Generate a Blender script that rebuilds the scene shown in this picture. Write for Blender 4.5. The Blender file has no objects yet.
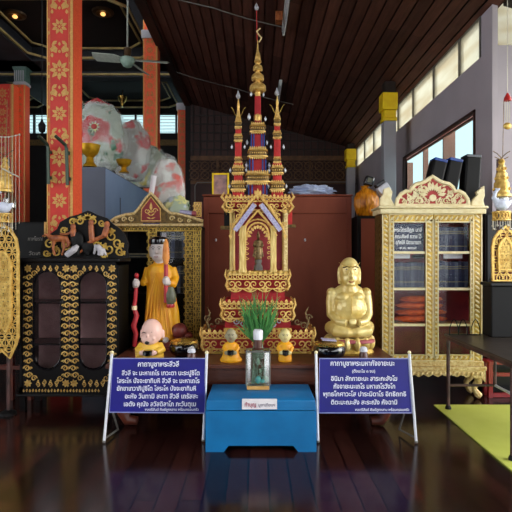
import bpy, math, random
from mathutils import Vector, Matrix, noise
random.seed(7)
PI = math.pi
sc = bpy.context.scene
COL = sc.collection
F = 500.0; H = 1.4                         # focal length in pixels of a 512 px frame, eye height

def X(px, d): return (px - 256.0) * d / F
def Z(py, d): return H + (256.0 - py) * d / F
def P(px, py, d): return Vector((X(px, d), d, Z(py, d)))

# ------------------------------------------------------------------ materials
MATS = {}
def srgb(c):
    return tuple((v / 12.92 if v <= 0.04045 else ((v + 0.055) / 1.055) ** 2.4) for v in [x / 255.0 for x in c]) + (1.0,)

def mat(name, col, rough=0.5, metal=0.0, col2=None, scale=8.0, amt=0.5, bump=0.0, bscale=30.0, coat=0.0, spec=0.5, stretch=(1, 1, 1), detail=4.0):
    m = bpy.data.materials.new(name); m.use_nodes = True
    nt = m.node_tree; b = nt.nodes['Principled BSDF']
    b.inputs['Base Color'].default_value = srgb(col)
    b.inputs['Roughness'].default_value = rough
    b.inputs['Metallic'].default_value = metal
    b.inputs['Coat Weight'].default_value = coat
    b.inputs['Specular IOR Level'].default_value = spec
    tc = nt.nodes.new('ShaderNodeTexCoord')
    mp = nt.nodes.new('ShaderNodeMapping'); mp.inputs['Scale'].default_value = stretch
    nt.links.new(tc.outputs['Object'], mp.inputs['Vector'])
    if col2 is not None:
        n = nt.nodes.new('ShaderNodeTexNoise'); n.inputs['Scale'].default_value = scale; n.inputs['Detail'].default_value = detail
        r = nt.nodes.new('ShaderNodeValToRGB')
        r.color_ramp.elements[0].position = 0.5 - 0.25 * (1.05 - amt); r.color_ramp.elements[1].position = 0.5 + 0.25 * (1.05 - amt)
        r.color_ramp.elements[0].color = srgb(col); r.color_ramp.elements[1].color = srgb(col2)
        nt.links.new(mp.outputs['Vector'], n.inputs['Vector']); nt.links.new(n.outputs['Fac'], r.inputs['Fac'])
        nt.links.new(r.outputs['Color'], b.inputs['Base Color'])
    if bump > 0:
        n2 = nt.nodes.new('ShaderNodeTexNoise'); n2.inputs['Scale'].default_value = bscale; n2.inputs['Detail'].default_value = 3
        bp = nt.nodes.new('ShaderNodeBump'); bp.inputs['Strength'].default_value = bump; bp.inputs['Distance'].default_value = 0.01
        nt.links.new(mp.outputs['Vector'], n2.inputs['Vector']); nt.links.new(n2.outputs['Fac'], bp.inputs['Height'])
        nt.links.new(bp.outputs['Normal'], b.inputs['Normal'])
    MATS[name] = m
    return m

mat('gold', (240, 204, 124), 0.3, 0.6, (206, 156, 74), 40, 0.3, 0.4, 90)
mat('gold_pale', (242, 222, 166), 0.4, 0.25, (190, 152, 82), 50, 0.3, 0.3, 90)
mat('gold_lace', (236, 200, 112), 0.38, 0.4, (196, 150, 66), 30, 0.3, 0.3, 90)
mat('gold_cream', (226, 206, 150), 0.45, 0.1, (190, 150, 76), 45, 0.4, 0.3, 80)
mat('cream', (238, 226, 186), 0.5, 0.0, (222, 204, 152), 20, 0.4, 0.2, 60)
mat('gold_cloth', (236, 212, 140), 0.5, 0.3, (180, 140, 60), 14, 0.3, 0.5, 40, stretch=(4, 4, 0.6))
mat('gold_dull', (222, 188, 88), 0.42, 0.35, (160, 122, 48), 30, 0.4, 0.3, 90)
mat('gold_old', (132, 104, 50), 0.5, 0.3, (76, 58, 28), 30, 0.4, 0.3, 90)
mat('statue_gold', (224, 204, 134), 0.3, 0.15, (196, 166, 88), 9, 0.5, 0.25, 35, coat=0.3)
mat('bronze', (150, 126, 84), 0.35, 0.6, (84, 66, 40), 40, 0.3, 0.2, 60)
mat('red_cloth', (172, 24, 30), 0.7, 0, (140, 14, 22), 12, 0.4, 0.2, 40)
mat('red_bright', (200, 34, 30), 0.5, 0, (160, 20, 20), 20, 0.3)
mat('maroon', (150, 44, 50), 0.6, 0, (124, 32, 42), 6, 0.4)
mat('blue_enamel', (40, 74, 150), 0.4, 0, (30, 50, 110), 30, 0.3)
mat('silver', (215, 218, 225), 0.3, 0.4, (170, 172, 182), 40, 0.3)
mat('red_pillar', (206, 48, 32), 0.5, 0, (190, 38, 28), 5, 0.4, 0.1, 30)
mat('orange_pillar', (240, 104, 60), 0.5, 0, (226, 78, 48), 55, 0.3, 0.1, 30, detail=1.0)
mat('motif_gold', (214, 168, 92), 0.5, 0.1, (190, 138, 68), 60, 0.3)
mat('motif_faint', (206, 144, 72), 0.55, 0.1, (170, 92, 50), 60, 0.3)
mat('teal_paint', (84, 112, 100), 0.5, 0, (60, 88, 84), 20, 0.3)
mat('trim_yellow', (200, 176, 112), 0.6, 0, (164, 142, 90), 4, 0.4)
mat('hall_ceiling', (26, 13, 11), 0.8, 0, (18, 10, 8), 3, 0.4)
mat('hall_beam', (52, 54, 60), 0.7, 0, (38, 40, 46), 3, 0.4)
mat('hall_wall', (16, 13, 13), 0.8, 0, (11, 9, 9), 3, 0.4)
mat('dark_wood', (40, 24, 20), 0.6, 0, (28, 16, 14), 6, 0.4, 0.2, 20, stretch=(6, 0.5, 6))
mat('wall_paint', (184, 174, 180), 0.85, 0, (174, 164, 170), 1.5, 0.4, 0.1, 10)
mat('pillar_white', (178, 176, 182), 0.7, 0, (164, 162, 168), 2, 0.4)
mat('yellow_paint', (255, 222, 16), 0.5, 0, (240, 196, 10), 8, 0.4)
mat('window_brown', (66, 30, 24), 0.5, 0, (50, 22, 18), 8, 0.4)
mat('salmon', (250, 176, 152), 0.6, 0, (246, 164, 140), 8, 0.4)
mat('steel_grey', (120, 118, 112), 0.5, 0.2, (100, 98, 94), 8, 0.4)
mat('cupboard_wood', (138, 70, 48), 0.6, 0, (112, 52, 36), 2.2, 0.3, 0.15, 20, spec=0.25, stretch=(1, 1, 0.4))
mat('table_wood', (106, 56, 36), 0.4, 0, (74, 36, 24), 3, 0.4, 0.1, 20, stretch=(0.5, 3, 3))
mat('black_lacquer', (13, 11, 12), 0.35, 0, (9, 8, 9), 4, 0.4, spec=0.3)
mat('black_matte', (14, 13, 14), 0.6, 0, (11, 10, 11), 8, 0.4, spec=0.25)
mat('black_gloss', (16, 16, 20), 0.12, 0, (10, 10, 14), 8, 0.4, coat=0.6)
mat('blue_paint', (16, 110, 168), 0.36, 0, (12, 96, 150), 5, 0.3, 0.12, 16, stretch=(1, 1, 1))
mat('blue_sign', (14, 9, 128), 0.5, 0, (11, 7, 114), 4, 0.4)
mat('sign_letter', (226, 228, 245), 0.5, 0, (214, 216, 236), 30, 0.4)
mat('sign_edge', (150, 156, 205), 0.4, 0.1, (130, 136, 190), 10, 0.4)
mat('white_paint', (222, 224, 232), 0.4, 0, (200, 202, 212), 20, 0.4)
mat('paper', (226, 222, 226), 0.7, 0, (214, 210, 214), 20, 0.4)
mat('letter_red', (168, 74, 96), 0.7, 0, (150, 60, 84), 20, 0.4)
mat('letter_grey', (140, 132, 150), 0.7, 0, (120, 112, 130), 20, 0.4)
mat('letter_dim', (140, 134, 128), 0.7, 0, (80, 76, 72), 20, 0.4)
mat('mat_green', (216, 222, 104), 0.7, 0, (200, 208, 80), 2.5, 0.3, 0.1, 60)
mat('metal_table', (74, 64, 56), 0.3, 0.2, (44, 38, 36), 5, 0.4, 0.1, 12)
mat('rust_leg', (92, 62, 58), 0.5, 0.2, (48, 34, 32), 12, 0.4)
mat('grey_box', (92, 96, 110), 0.6, 0, (84, 88, 102), 2, 0.4)
mat('bluegrey_box', (128, 146, 176), 0.6, 0, (118, 136, 168), 2, 0.4)
mat('robe_orange', (232, 172, 20), 0.5, 0, (214, 138, 10), 10, 0.4, 0.2, 30, stretch=(2, 2, 0.4))
mat('robe_yellow', (226, 184, 64), 0.5, 0, (210, 160, 44), 14, 0.4, 0.15, 30)
mat('orange_cloth', (244, 112, 34), 0.7, 0, (190, 70, 20), 10, 0.4, 0.5, 20, stretch=(1, 1, 3))
mat('skin_pale', (198, 188, 184), 0.45, 0, (186, 174, 170), 10, 0.4)
mat('skin_pink', (226, 186, 172), 0.4, 0, (216, 170, 158), 8, 0.4)
mat('skin_cream', (214, 198, 140), 0.4, 0, (200, 184, 120), 10, 0.4)
mat('hair_grey', (160, 150, 118), 0.6, 0, (136, 128, 100), 20, 0.4)
mat('eye_dark', (26, 20, 20), 0.4, 0, (20, 16, 16), 20, 0.4)
mat('lips', (150, 60, 50), 0.5, 0, (130, 50, 42), 20, 0.4)
mat('stick_red', (176, 30, 40), 0.4, 0, (150, 24, 34), 10, 0.4)
mat('stick_orange', (214, 140, 60), 0.5, 0, (190, 110, 40), 12, 0.4)
mat('olive_bag', (96, 96, 72), 0.5, 0, (74, 76, 60), 20, 0.4)
mat('base_red', (120, 44, 34), 0.5, 0, (90, 30, 26), 14, 0.4)
mat('lotus_pink', (176, 90, 96), 0.5, 0, (156, 70, 80), 14, 0.4)
mat('leaf', (96, 168, 84), 0.5, 0, (36, 100, 50), 12, 0.4)
mat('brass', (214, 180, 96), 0.22, 0.8, (190, 150, 70), 10, 0.4)
mat('gold_bowl', (226, 172, 40), 0.3, 0.6, (190, 136, 20), 20, 0.4)
mat('bottle_brown', (92, 56, 48), 0.3, 0, (70, 40, 36), 20, 0.4)
mat('bottle_cap', (214, 216, 224), 0.4, 0, (196, 198, 208), 20, 0.4)
mat('cork_base', (206, 160, 90), 0.5, 0, (188, 140, 72), 20, 0.4)
mat('moss', (110, 140, 112), 0.7, 0, (140, 160, 150), 30, 0.2, 0.3, 40)
mat('turquoise', (110, 196, 190), 0.4, 0, (80, 160, 170), 30, 0.3)
mat('book_blue', (38, 46, 84), 0.5, 0, (26, 32, 62), 30, 0.4)
mat('book_slate', (92, 100, 122), 0.5, 0, (60, 66, 84), 30, 0.4)
mat('book_black', (44, 46, 50), 0.5, 0, (34, 36, 40), 30, 0.4)
mat('book_band', (150, 140, 104), 0.5, 0.2, (124, 116, 84), 30, 0.4)
mat('wood_carved', (176, 100, 52), 0.5, 0, (124, 62, 34), 20, 0.4)
mat('tusk', (190, 186, 190), 0.5, 0, (160, 156, 164), 20, 0.4)
mat('fan_green', (150, 176, 160), 0.4, 0, (136, 160, 146), 20, 0.4)
mat('fan_blade', (176, 182, 170), 0.5, 0, (156, 162, 150), 20, 0.4)
mat('fan_brown', (96, 72, 46), 0.4, 0.3, (76, 56, 36), 20, 0.4)
mat('lattice_wood', (110, 74, 44), 0.6, 0, (84, 54, 32), 8, 0.4)
mat('wall_wood', (66, 34, 28), 0.6, 0, (52, 26, 22), 4, 0.4)
mat('cable_white', (120, 116, 112), 0.6)
mat('tube_white', (205, 210, 208), 0.4)
mat('bead', (196, 190, 172), 0.4, 0.1)
mat('bracket_green', (46, 60, 48), 0.4, 0.4)
mat('picture_pink', (196, 150, 140), 0.6, 0, (120, 96, 110), 14, 0.2)
mat('plastic_blue', (196, 206, 232), 0.35, 0, (164, 180, 214), 14, 0.4, 0.5, 20)
mat('red_lacquer', (150, 26, 32), 0.35, 0, (120, 18, 24), 8, 0.4, coat=0.3)
mat('amber', (240, 160, 24), 0.35, 0, (176, 92, 10), 14, 0.3, 0.6, 18, stretch=(5, 2, 0.7))
mat('crest_pink', (190, 70, 66), 0.6, 0, (160, 46, 46), 20, 0.3)
mat('mirror_blue', (196, 192, 216), 0.3, 0.1, (140, 134, 178), 80, 0.2)
mat('foot_brown', (96, 44, 28), 0.4, 0, (66, 28, 20), 8, 0.4)
mat('swan_white', (206, 212, 230), 0.4)
mat('black_blue', (20, 24, 40), 0.2, 0, (16, 18, 30), 8, 0.4, coat=0.4)
mat('blue_sheen', (14, 70, 160), 0.25, 0, (10, 30, 90), 6, 0.3)
mat('pure_white', (255, 255, 255), 0.6)
mat('duct_black', (24, 23, 23), 0.6)

def wrap_mat(name, base, blots, rough=0.22):
    m = mat(name, base, rough, 0, None, bump=0.6, bscale=14)
    nt = m.node_tree; b = nt.nodes['Principled BSDF']
    tc = nt.nodes.new('ShaderNodeTexCoord'); prev = None
    for i, (c, th, s) in enumerate(blots):
        n = nt.nodes.new('ShaderNodeTexNoise'); n.inputs['Scale'].default_value = s; n.inputs['Detail'].default_value = 2.0
        mp = nt.nodes.new('ShaderNodeMapping'); mp.inputs['Location'].default_value = (i * 7.3, i * 3.1, i * 1.7)
        nt.links.new(tc.outputs['Object'], mp.inputs['Vector']); nt.links.new(mp.outputs['Vector'], n.inputs['Vector'])
        r = nt.nodes.new('ShaderNodeValToRGB'); r.color_ramp.elements[0].position = th; r.color_ramp.elements[1].position = th + 0.06
        nt.links.new(n.outputs['Fac'], r.inputs['Fac'])
        mx = nt.nodes.new('ShaderNodeMix'); mx.data_type = 'RGBA'
        nt.links.new(r.outputs['Color'], mx.inputs[0])
        if prev: nt.links.new(prev, mx.inputs[6])
        else: mx.inputs[6].default_value = srgb(base)
        mx.inputs[7].default_value = srgb(c)
        prev = mx.outputs[2]
    nt.links.new(prev, b.inputs['Base Color'])
    return m
wrap_mat('wrap_red', (176, 186, 170), [((206, 212, 208), 0.5, 5), ((196, 60, 66), 0.53, 2.6), ((84, 128, 104), 0.58, 5)])
wrap_mat('wrap_pink', (186, 180, 172), [((206, 84, 88), 0.52, 4), ((214, 220, 216), 0.58, 7)])
wrap_mat('wrap_pale', (176, 180, 158), [((214, 216, 204), 0.5, 5), ((206, 190, 110), 0.6, 4), ((140, 160, 140), 0.62, 6)])
wrap_mat('wrap_blush', (190, 186, 178), [((214, 110, 100), 0.53, 5), ((220, 222, 216), 0.56, 8), ((150, 168, 150), 0.62, 5)])
wrap_mat('wrap_green', (172, 186, 160), [((222, 220, 150), 0.52, 9), ((200, 212, 220), 0.56, 7), ((96, 130, 84), 0.64, 10)])

def glass_mat(name, tint, trans, gloss_rough=0.03, gl=(1, 1, 1, 1), fmul=1.0):
    m = bpy.data.materials.new(name); m.use_nodes = True
    nt = m.node_tree; nt.nodes.clear()
    o = nt.nodes.new('ShaderNodeOutputMaterial'); mx = nt.nodes.new('ShaderNodeMixShader')
    t = nt.nodes.new('ShaderNodeBsdfTransparent'); t.inputs['Color'].default_value = tint
    g = nt.nodes.new('ShaderNodeBsdfGlossy'); g.inputs['Roughness'].default_value = gloss_rough; g.inputs['Color'].default_value = gl
    mx.inputs[0].default_value = 1 - trans
    nt.links.new(t.outputs[0], mx.inputs[1]); nt.links.new(g.outputs[0], mx.inputs[2]); nt.links.new(mx.outputs[0], o.inputs['Surface'])
    MATS[name] = m; return m
glass_mat('cabinet_glass', (0.97, 0.98, 0.99, 1), 0.991)
mat('lining_red', (240, 190, 180), 0.6, 0, (150, 96, 92), 3, 0.2)
glass_mat('dark_glass', (0.85, 0.85, 0.88, 1), 0.9, 0.0)
glass_mat('window_glass', (0.48, 0.57, 0.575, 1), 0.98)
glass_mat('bottle_glass', (0.86, 0.94, 0.9, 1), 0.78, 0.12)
m = bpy.data.materials.new('frosted'); m.use_nodes = True; nt = m.node_tree; nt.nodes.clear()
o = nt.nodes.new('ShaderNodeOutputMaterial'); t = nt.nodes.new('ShaderNodeBsdfTranslucent'); t2 = nt.nodes.new('ShaderNodeBsdfTransparent')
t.inputs['Color'].default_value = (1.0, 0.93, 0.74, 1); t2.inputs['Color'].default_value = (0.98, 0.9, 0.74, 1)
mx = nt.nodes.new('ShaderNodeMixShader'); mx.inputs[0].default_value = 0.55
tc = nt.nodes.new('ShaderNodeTexCoord'); mp = nt.nodes.new('ShaderNodeMapping'); mp.inputs['Scale'].default_value = (1, 0.5, 3)
nn = nt.nodes.new('ShaderNodeTexNoise'); nn.inputs['Scale'].default_value = 2.2
rr = nt.nodes.new('ShaderNodeValToRGB'); rr.color_ramp.elements[0].position = 0.35; rr.color_ramp.elements[1].position = 0.6
rr.color_ramp.elements[0].color = (0.47, 0.43, 0.34, 1); rr.color_ramp.elements[1].color = (0.54, 0.53, 0.46, 1)
nt.links.new(tc.outputs['Object'], mp.inputs['Vector']); nt.links.new(mp.outputs['Vector'], nn.inputs['Vector'])
nt.links.new(nn.outputs['Fac'], rr.inputs['Fac']); nt.links.new(rr.outputs['Color'], t.inputs['Color']); nt.links.new(rr.outputs['Color'], t2.inputs['Color'])
nt.links.new(t.outputs[0], mx.inputs[1]); nt.links.new(t2.outputs[0], mx.inputs[2]); nt.links.new(mx.outputs[0], o.inputs['Surface'])
MATS['frosted'] = m

m = bpy.data.materials.new('film'); m.use_nodes = True; nt = m.node_tree; b_ = nt.nodes['Principled BSDF']
b_.inputs['Base Color'].default_value = (0.82, 0.86, 0.84, 1); b_.inputs['Roughness'].default_value = 0.15; b_.inputs['Alpha'].default_value = 0.2; b_.inputs['Coat Weight'].default_value = 0.6
MATS['film'] = m
def glow(name, col, s):
    m = bpy.data.materials.new(name); m.use_nodes = True
    b = m.node_tree.nodes['Principled BSDF']; b.inputs['Base Color'].default_value = srgb(col)
    b.inputs['Emission Color'].default_value = srgb(col); b.inputs['Emission Strength'].default_value = s
    MATS[name] = m
glow('lamp_glow', (255, 190, 110), 1.6)

def plank_mat(name, c1, c2, width, axis, length, rough, seam=(6, 4, 4), coat=0.0, rvar=0.15, spec=0.5, ms=0.002):
    m = bpy.data.materials.new(name); m.use_nodes = True
    nt = m.node_tree; b = nt.nodes['Principled BSDF']; L = nt.links.new
    tc = nt.nodes.new('ShaderNodeTexCoord'); mp = nt.nodes.new('ShaderNodeMapping')
    if axis == 'Y': mp.inputs['Rotation'].default_value = (0, 0, PI / 2)
    br = nt.nodes.new('ShaderNodeTexBrick')
    br.inputs['Color1'].default_value = srgb(c1); br.inputs['Color2'].default_value = srgb(c2); br.inputs['Mortar'].default_value = srgb(seam)
    br.inputs['Scale'].default_value = 1.0; br.inputs['Mortar Size'].default_value = ms; br.inputs['Brick Width'].default_value = length
    br.inputs['Row Height'].default_value = width; br.offset = 0.37; br.inputs['Bias'].default_value = 0.0
    L(tc.outputs['Object'], mp.inputs['Vector']); L(mp.outputs['Vector'], br.inputs['Vector'])
    n = nt.nodes.new('ShaderNodeTexNoise'); n.inputs['Scale'].default_value = 3; n.inputs['Detail'].default_value = 6
    m2 = nt.nodes.new('ShaderNodeMapping'); m2.inputs['Scale'].default_value = (8, 0.8, 8) if axis == 'Y' else (0.8, 8, 8)
    L(tc.outputs['Object'], m2.inputs['Vector']); L(m2.outputs['Vector'], n.inputs['Vector'])
    mx = nt.nodes.new('ShaderNodeMix'); mx.data_type = 'RGBA'; mx.blend_type = 'MULTIPLY'; mx.inputs[0].default_value = 0.6
    r = nt.nodes.new('ShaderNodeValToRGB'); r.color_ramp.elements[0].color = (0.45, 0.45, 0.45, 1); r.color_ramp.elements[0].position = 0.3
    r.color_ramp.elements[1].color = (1.3, 1.3, 1.3, 1); r.color_ramp.elements[1].position = 0.7
    L(n.outputs['Fac'], r.inputs['Fac']); L(br.outputs['Color'], mx.inputs[6]); L(r.outputs['Color'], mx.inputs[7]); L(mx.outputs[2], b.inputs['Base Color'])
    n3 = nt.nodes.new('ShaderNodeTexNoise'); n3.inputs['Scale'].default_value = 2.5; n3.inputs['Detail'].default_value = 5
    L(tc.outputs['Object'], n3.inputs['Vector'])
    mr = nt.nodes.new('ShaderNodeMapRange'); mr.inputs[1].default_value = 0.3; mr.inputs[2].default_value = 0.7
    mr.inputs[3].default_value = rough; mr.inputs[4].default_value = rough + rvar
    L(n3.outputs['Fac'], mr.inputs['Value']); L(mr.outputs[0], b.inputs['Roughness'])
    b.inputs['Coat Weight'].default_value = coat; b.inputs['Specular IOR Level'].default_value = spec
    bp = nt.nodes.new('ShaderNodeBump'); bp.inputs['Strength'].default_value = 0.25; bp.inputs['Distance'].default_value = 0.004; bp.invert = True
    L(br.outputs['Fac'], bp.inputs['Height']); L(bp.outputs['Normal'], b.inputs['Normal'])
    MATS[name] = m
plank_mat('floor_boards', (56, 28, 23), (23, 12, 11), 0.13, 'Y', 2.6, 0.13, rvar=0.06, seam=(3, 2, 2), spec=0.35, ms=0.006)
plank_mat('ceiling_boards', (112, 70, 58), (74, 44, 37), 0.16, 'Y', 3.0, 0.6, seam=(30, 18, 15), spec=0.2)

# ------------------------------------------------------------------ mesh builder
class MB:
    def __init__(s): s.v = []; s.f = []
    def add(s, vs, fs):
        b = len(s.v); s.v.extend([Vector(v) for v in vs]); s.f.extend([tuple(b + i for i in f) for f in fs]); return s
    def box(s, x0, x1, y0, y1, z0, z1):
        return s.add([(x0, y0, z0), (x1, y0, z0), (x1, y1, z0), (x0, y1, z0), (x0, y0, z1), (x1, y0, z1), (x1, y1, z1), (x0, y1, z1)],
                     [(0, 3, 2, 1), (4, 5, 6, 7), (0, 1, 5, 4), (1, 2, 6, 5), (2, 3, 7, 6), (3, 0, 4, 7)])
    def obox(s, c, size, M):
        hx, hy, hz = [k / 2 for k in size]; c = Vector(c)
        vs = [c + M @ Vector(p) for p in [(-hx, -hy, -hz), (hx, -hy, -hz), (hx, hy, -hz), (-hx, hy, -hz), (-hx, -hy, hz), (hx, -hy, hz), (hx, hy, hz), (-hx, hy, hz)]]
        return s.add(vs, [(0, 3, 2, 1), (4, 5, 6, 7), (0, 1, 5, 4), (1, 2, 6, 5), (2, 3, 7, 6), (3, 0, 4, 7)])
    def prism(s, poly, y0, y1):
        """outline in the XZ plane, extruded along Y"""
        n = len(poly)
        a = sum(poly[i][0] * poly[(i + 1) % n][1] - poly[(i + 1) % n][0] * poly[i][1] for i in range(n))
        if a < 0: poly = poly[::-1]
        vs = [(p[0], y0, p[1]) for p in poly] + [(p[0], y1, p[1]) for p in poly]
        fs = [tuple(range(n)), tuple(range(2 * n - 1, n - 1, -1))] + [(i, n + i, n + (i + 1) % n, (i + 1) % n) for i in range(n)]
        return s.add(vs, fs)
    def ring(s, inner, outer, y0, y1):
        n = len(inner)
        vs = [(p[0], y0, p[1]) for p in inner] + [(p[0], y0, p[1]) for p in outer] + [(p[0], y1, p[1]) for p in inner] + [(p[0], y1, p[1]) for p in outer]
        fs = []
        for i in range(n):
            j = (i + 1) % n
            fs += [(i, n + i, n + j, j), (2 * n + i, 2 * n + j, 3 * n + j, 3 * n + i), (i, j, 2 * n + j, 2 * n + i), (n + i, 3 * n + i, 3 * n + j, n + j)]
        return s.add(vs, fs)
    def tube(s, pts, r, n=6, closed=False, sy=1.0):
        pts = [Vector(p) for p in pts]; k = len(pts)
        if k < 2: return s
        rs = r if isinstance(r, (list, tuple)) else [r] * k
        b = len(s.v); prev = None
        for i, p in enumerate(pts):
            if closed: t = pts[(i + 1) % k] - pts[i - 1]
            else: t = pts[min(i + 1, k - 1)] - pts[max(i - 1, 0)]
            if t.length < 1e-9: t = Vector((0, 0, 1))
            t.normalize()
            if prev is None:
                a = Vector((0, 1, 0)) if abs(t.y) < 0.9 else Vector((1, 0, 0))
                u = (a - t * a.dot(t)).normalized()
            else:
                u = prev - t * prev.dot(t)
                u = u.normalized() if u.length > 1e-6 else t.orthogonal().normalized()
            prev = u; w = t.cross(u)
            for j in range(n):
                an = 2 * PI * (j + 0.5) / n
                s.v.append(p + (u * math.cos(an) * sy + w * math.sin(an)) * rs[i])
        for i in range(k if closed else k - 1):
            i2 = (i + 1) % k
            for j in range(n):
                j2 = (j + 1) % n
                s.f.append((b + i * n + j, b + i * n + j2, b + i2 * n + j2, b + i2 * n + j))
        if not closed:
            s.f.append(tuple(b + j for j in range(n))[::-1]); s.f.append(tuple(b + (k - 1) * n + j for j in range(n)))
        return s
    def lathe(s, prof, cx, cy, n=20, sq=0.0, sx=1.0, sy=1.0, rot=0.0):
        """profile (radius, z); sq > 0 squares the section"""
        b = len(s.v); k = len(prof)
        for (r, z) in prof:
            for j in range(n):
                a = 2 * PI * j / n + rot; c, d = math.cos(a), math.sin(a)
                q = 1.0
                if sq > 0:
                    e = 2 + 8 * sq; q = 1.0 / ((abs(c) ** e + abs(d) ** e) ** (1 / e))
                s.v.append(Vector((cx + r * c * q * sx, cy + r * d * q * sy, z)))
        for i in range(k - 1):
            for j in range(n):
                j2 = (j + 1) % n
                s.f.append((b + i * n + j, b + i * n + j2, b + (i + 1) * n + j2, b + (i + 1) * n + j))
        s.f.append(tuple(b + j for j in range(n))[::-1]); s.f.append(tuple(b + (k - 1) * n + j for j in range(n)))
        return s
    def ball(s, c, r, seg=12, rings=8, M=None):
        c = Vector(c); r = (r, r, r) if not isinstance(r, (tuple, list)) else r
        b = len(s.v); M = M or Matrix.Identity(3)
        s.v.append(c + M @ Vector((0, 0, -r[2])))
        for i in range(1, rings):
            t = PI * i / rings
            for j in range(seg):
                a = 2 * PI * j / seg
                s.v.append(c + M @ Vector((r[0] * math.sin(t) * math.cos(a), r[1] * math.sin(t) * math.sin(a), -r[2] * math.cos(t))))
        s.v.append(c + M @ Vector((0, 0, r[2]))); top = len(s.v) - 1
        for j in range(seg):
            j2 = (j + 1) % seg
            s.f.append((b, b + 1 + j2, b + 1 + j))
            for i in range(rings - 2):
                q = b + 1 + i * seg
                s.f.append((q + j, q + j2, q + seg + j2, q + seg + j))
            q = b + 1 + (rings - 2) * seg
            s.f.append((q + j, q + j2, top))
        return s
    def build(s, name, m, parent=None, angle=0.7, bevel=0.0, origin=None):
        off = Vector((0, 0, 0)); q = parent
        while q is not None: off = off + q.location; q = q.parent
        if parent is None:
            xs = [v.x for v in s.v]; ys = [v.y for v in s.v]; zs = [v.z for v in s.v]
            org = Vector(origin) if origin else Vector(((min(xs) + max(xs)) / 2, (min(ys) + max(ys)) / 2, min(zs)))
            off = org
        me = bpy.data.meshes.new(name); me.from_pydata([v - off for v in s.v], [], s.f)
        me.materials.append(MATS[m] if isinstance(m, str) else m)
        me.polygons.foreach_set('use_smooth', [True] * len(me.polygons)); me.update()
        try: me.set_sharp_from_angle(angle=angle)
        except Exception: pass
        ob = bpy.data.objects.new(name, me); COL.objects.link(ob)
        if parent is None: ob.location = off
        else: ob.parent = parent
        if bevel > 0:
            bm = ob.modifiers.new('b', 'BEVEL'); bm.width = bevel; bm.segments = 2; bm.limit_method = 'ANGLE'
        return ob

def tag(o, label=None, cat=None, group=None, kind=None):
    if label: o['label'] = label
    if cat: o['category'] = cat
    if group: o['group'] = group
    if kind: o['kind'] = kind
    return o
def thing(name, loc, label, cat, group=None):
    o = bpy.data.objects.new(name, None); COL.objects.link(o); o.location = loc; o.empty_display_size = 0.05
    return tag(o, label, cat, group)
def st(o, label=None): o['kind'] = 'structure'; (label and o.__setitem__('label', label)); return o
def copy_tree(o, parent=None):
    c = o.copy(); COL.objects.link(c); c.parent = parent
    for ch in list(o.children): copy_tree(ch, c)
    return c
def sculpt(name, mb, m, parent, voxel=0.008, smooth=4):
    """one continuous skin round overlapping volumes"""
    ob = mb.build(name, m, parent)
    r = ob.modifiers.new('r', 'REMESH'); r.mode = 'VOXEL'; r.voxel_size = voxel; r.use_smooth_shade = True
    s2 = ob.modifiers.new('s', 'SMOOTH'); s2.iterations = smooth; s2.factor = 0.5
    dg = bpy.context.evaluated_depsgraph_get(); me = bpy.data.meshes.new_from_object(ob.evaluated_get(dg))
    ob.modifiers.clear(); old = ob.data; ob.data = me; bpy.data.meshes.remove(old)
    me.polygons.foreach_set('use_smooth', [True] * len(me.polygons))
    return ob

# ------------------------------------------------------------------ ornament
def spiral(cx, cz, r, turns=1.4, start=0.0, d=1, n=13, k=0.82):
    out = []
    for i in range(n):
        t = i / (n - 1); a = start + d * t * turns * 2 * PI; q = r * (1 - k * t)
        out.append((cx + q * math.cos(a), cz + q * math.sin(a)))
    return out
def circ(cx, cz, r, n=10, st_=0.0): return [(cx + r * math.cos(2 * PI * i / n + st_), cz + r * math.sin(2 * PI * i / n + st_)) for i in range(n)]
def put(mb, pts, f, r, n=4, closed=False, sy=1.0):
    """lay a 2-D stroke on a surface by f(u, v) -> point, tapering to its end"""
    k = len(pts)
    rs = [r] * k if closed else [r * (1.0 - 0.45 * i / max(1, k - 1)) for i in range(k)]
    mb.tube([f(u, v) for u, v in pts], rs, n, closed, sy)
def leaf2(cx, cz, l, w, a, n=5):
    c, s = math.cos(a), math.sin(a)
    base = [(0, 0), (l * 0.35, w / 2), (l * 0.7, w * 0.35), (l, 0), (l * 0.7, -w * 0.35), (l * 0.35, -w / 2)]
    return [(cx + x * c - y * s, cz + x * s + y * c) for x, y in base]
def plate(mb, pts, f, th=0.003):
    n = len(pts); b = len(mb.v)
    top = [Vector(f(u, v)) for u, v in pts]
    nn = (top[1] - top[0]).cross(top[2] - top[0])
    nn = nn.normalized() * th if nn.length > 0 else Vector((0, th, 0))
    if nn.y < 0: nn = -nn
    mb.v.extend([p - nn for p in top]); mb.v.extend([p + nn for p in top])
    mb.f.append(tuple(b + i for i in range(n))); mb.f.append(tuple(b + n + i for i in range(n))[::-1])
    for i in range(n): mb.f.append((b + i, b + (i + 1) % n, b + n + (i + 1) % n, b + n + i))

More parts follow.
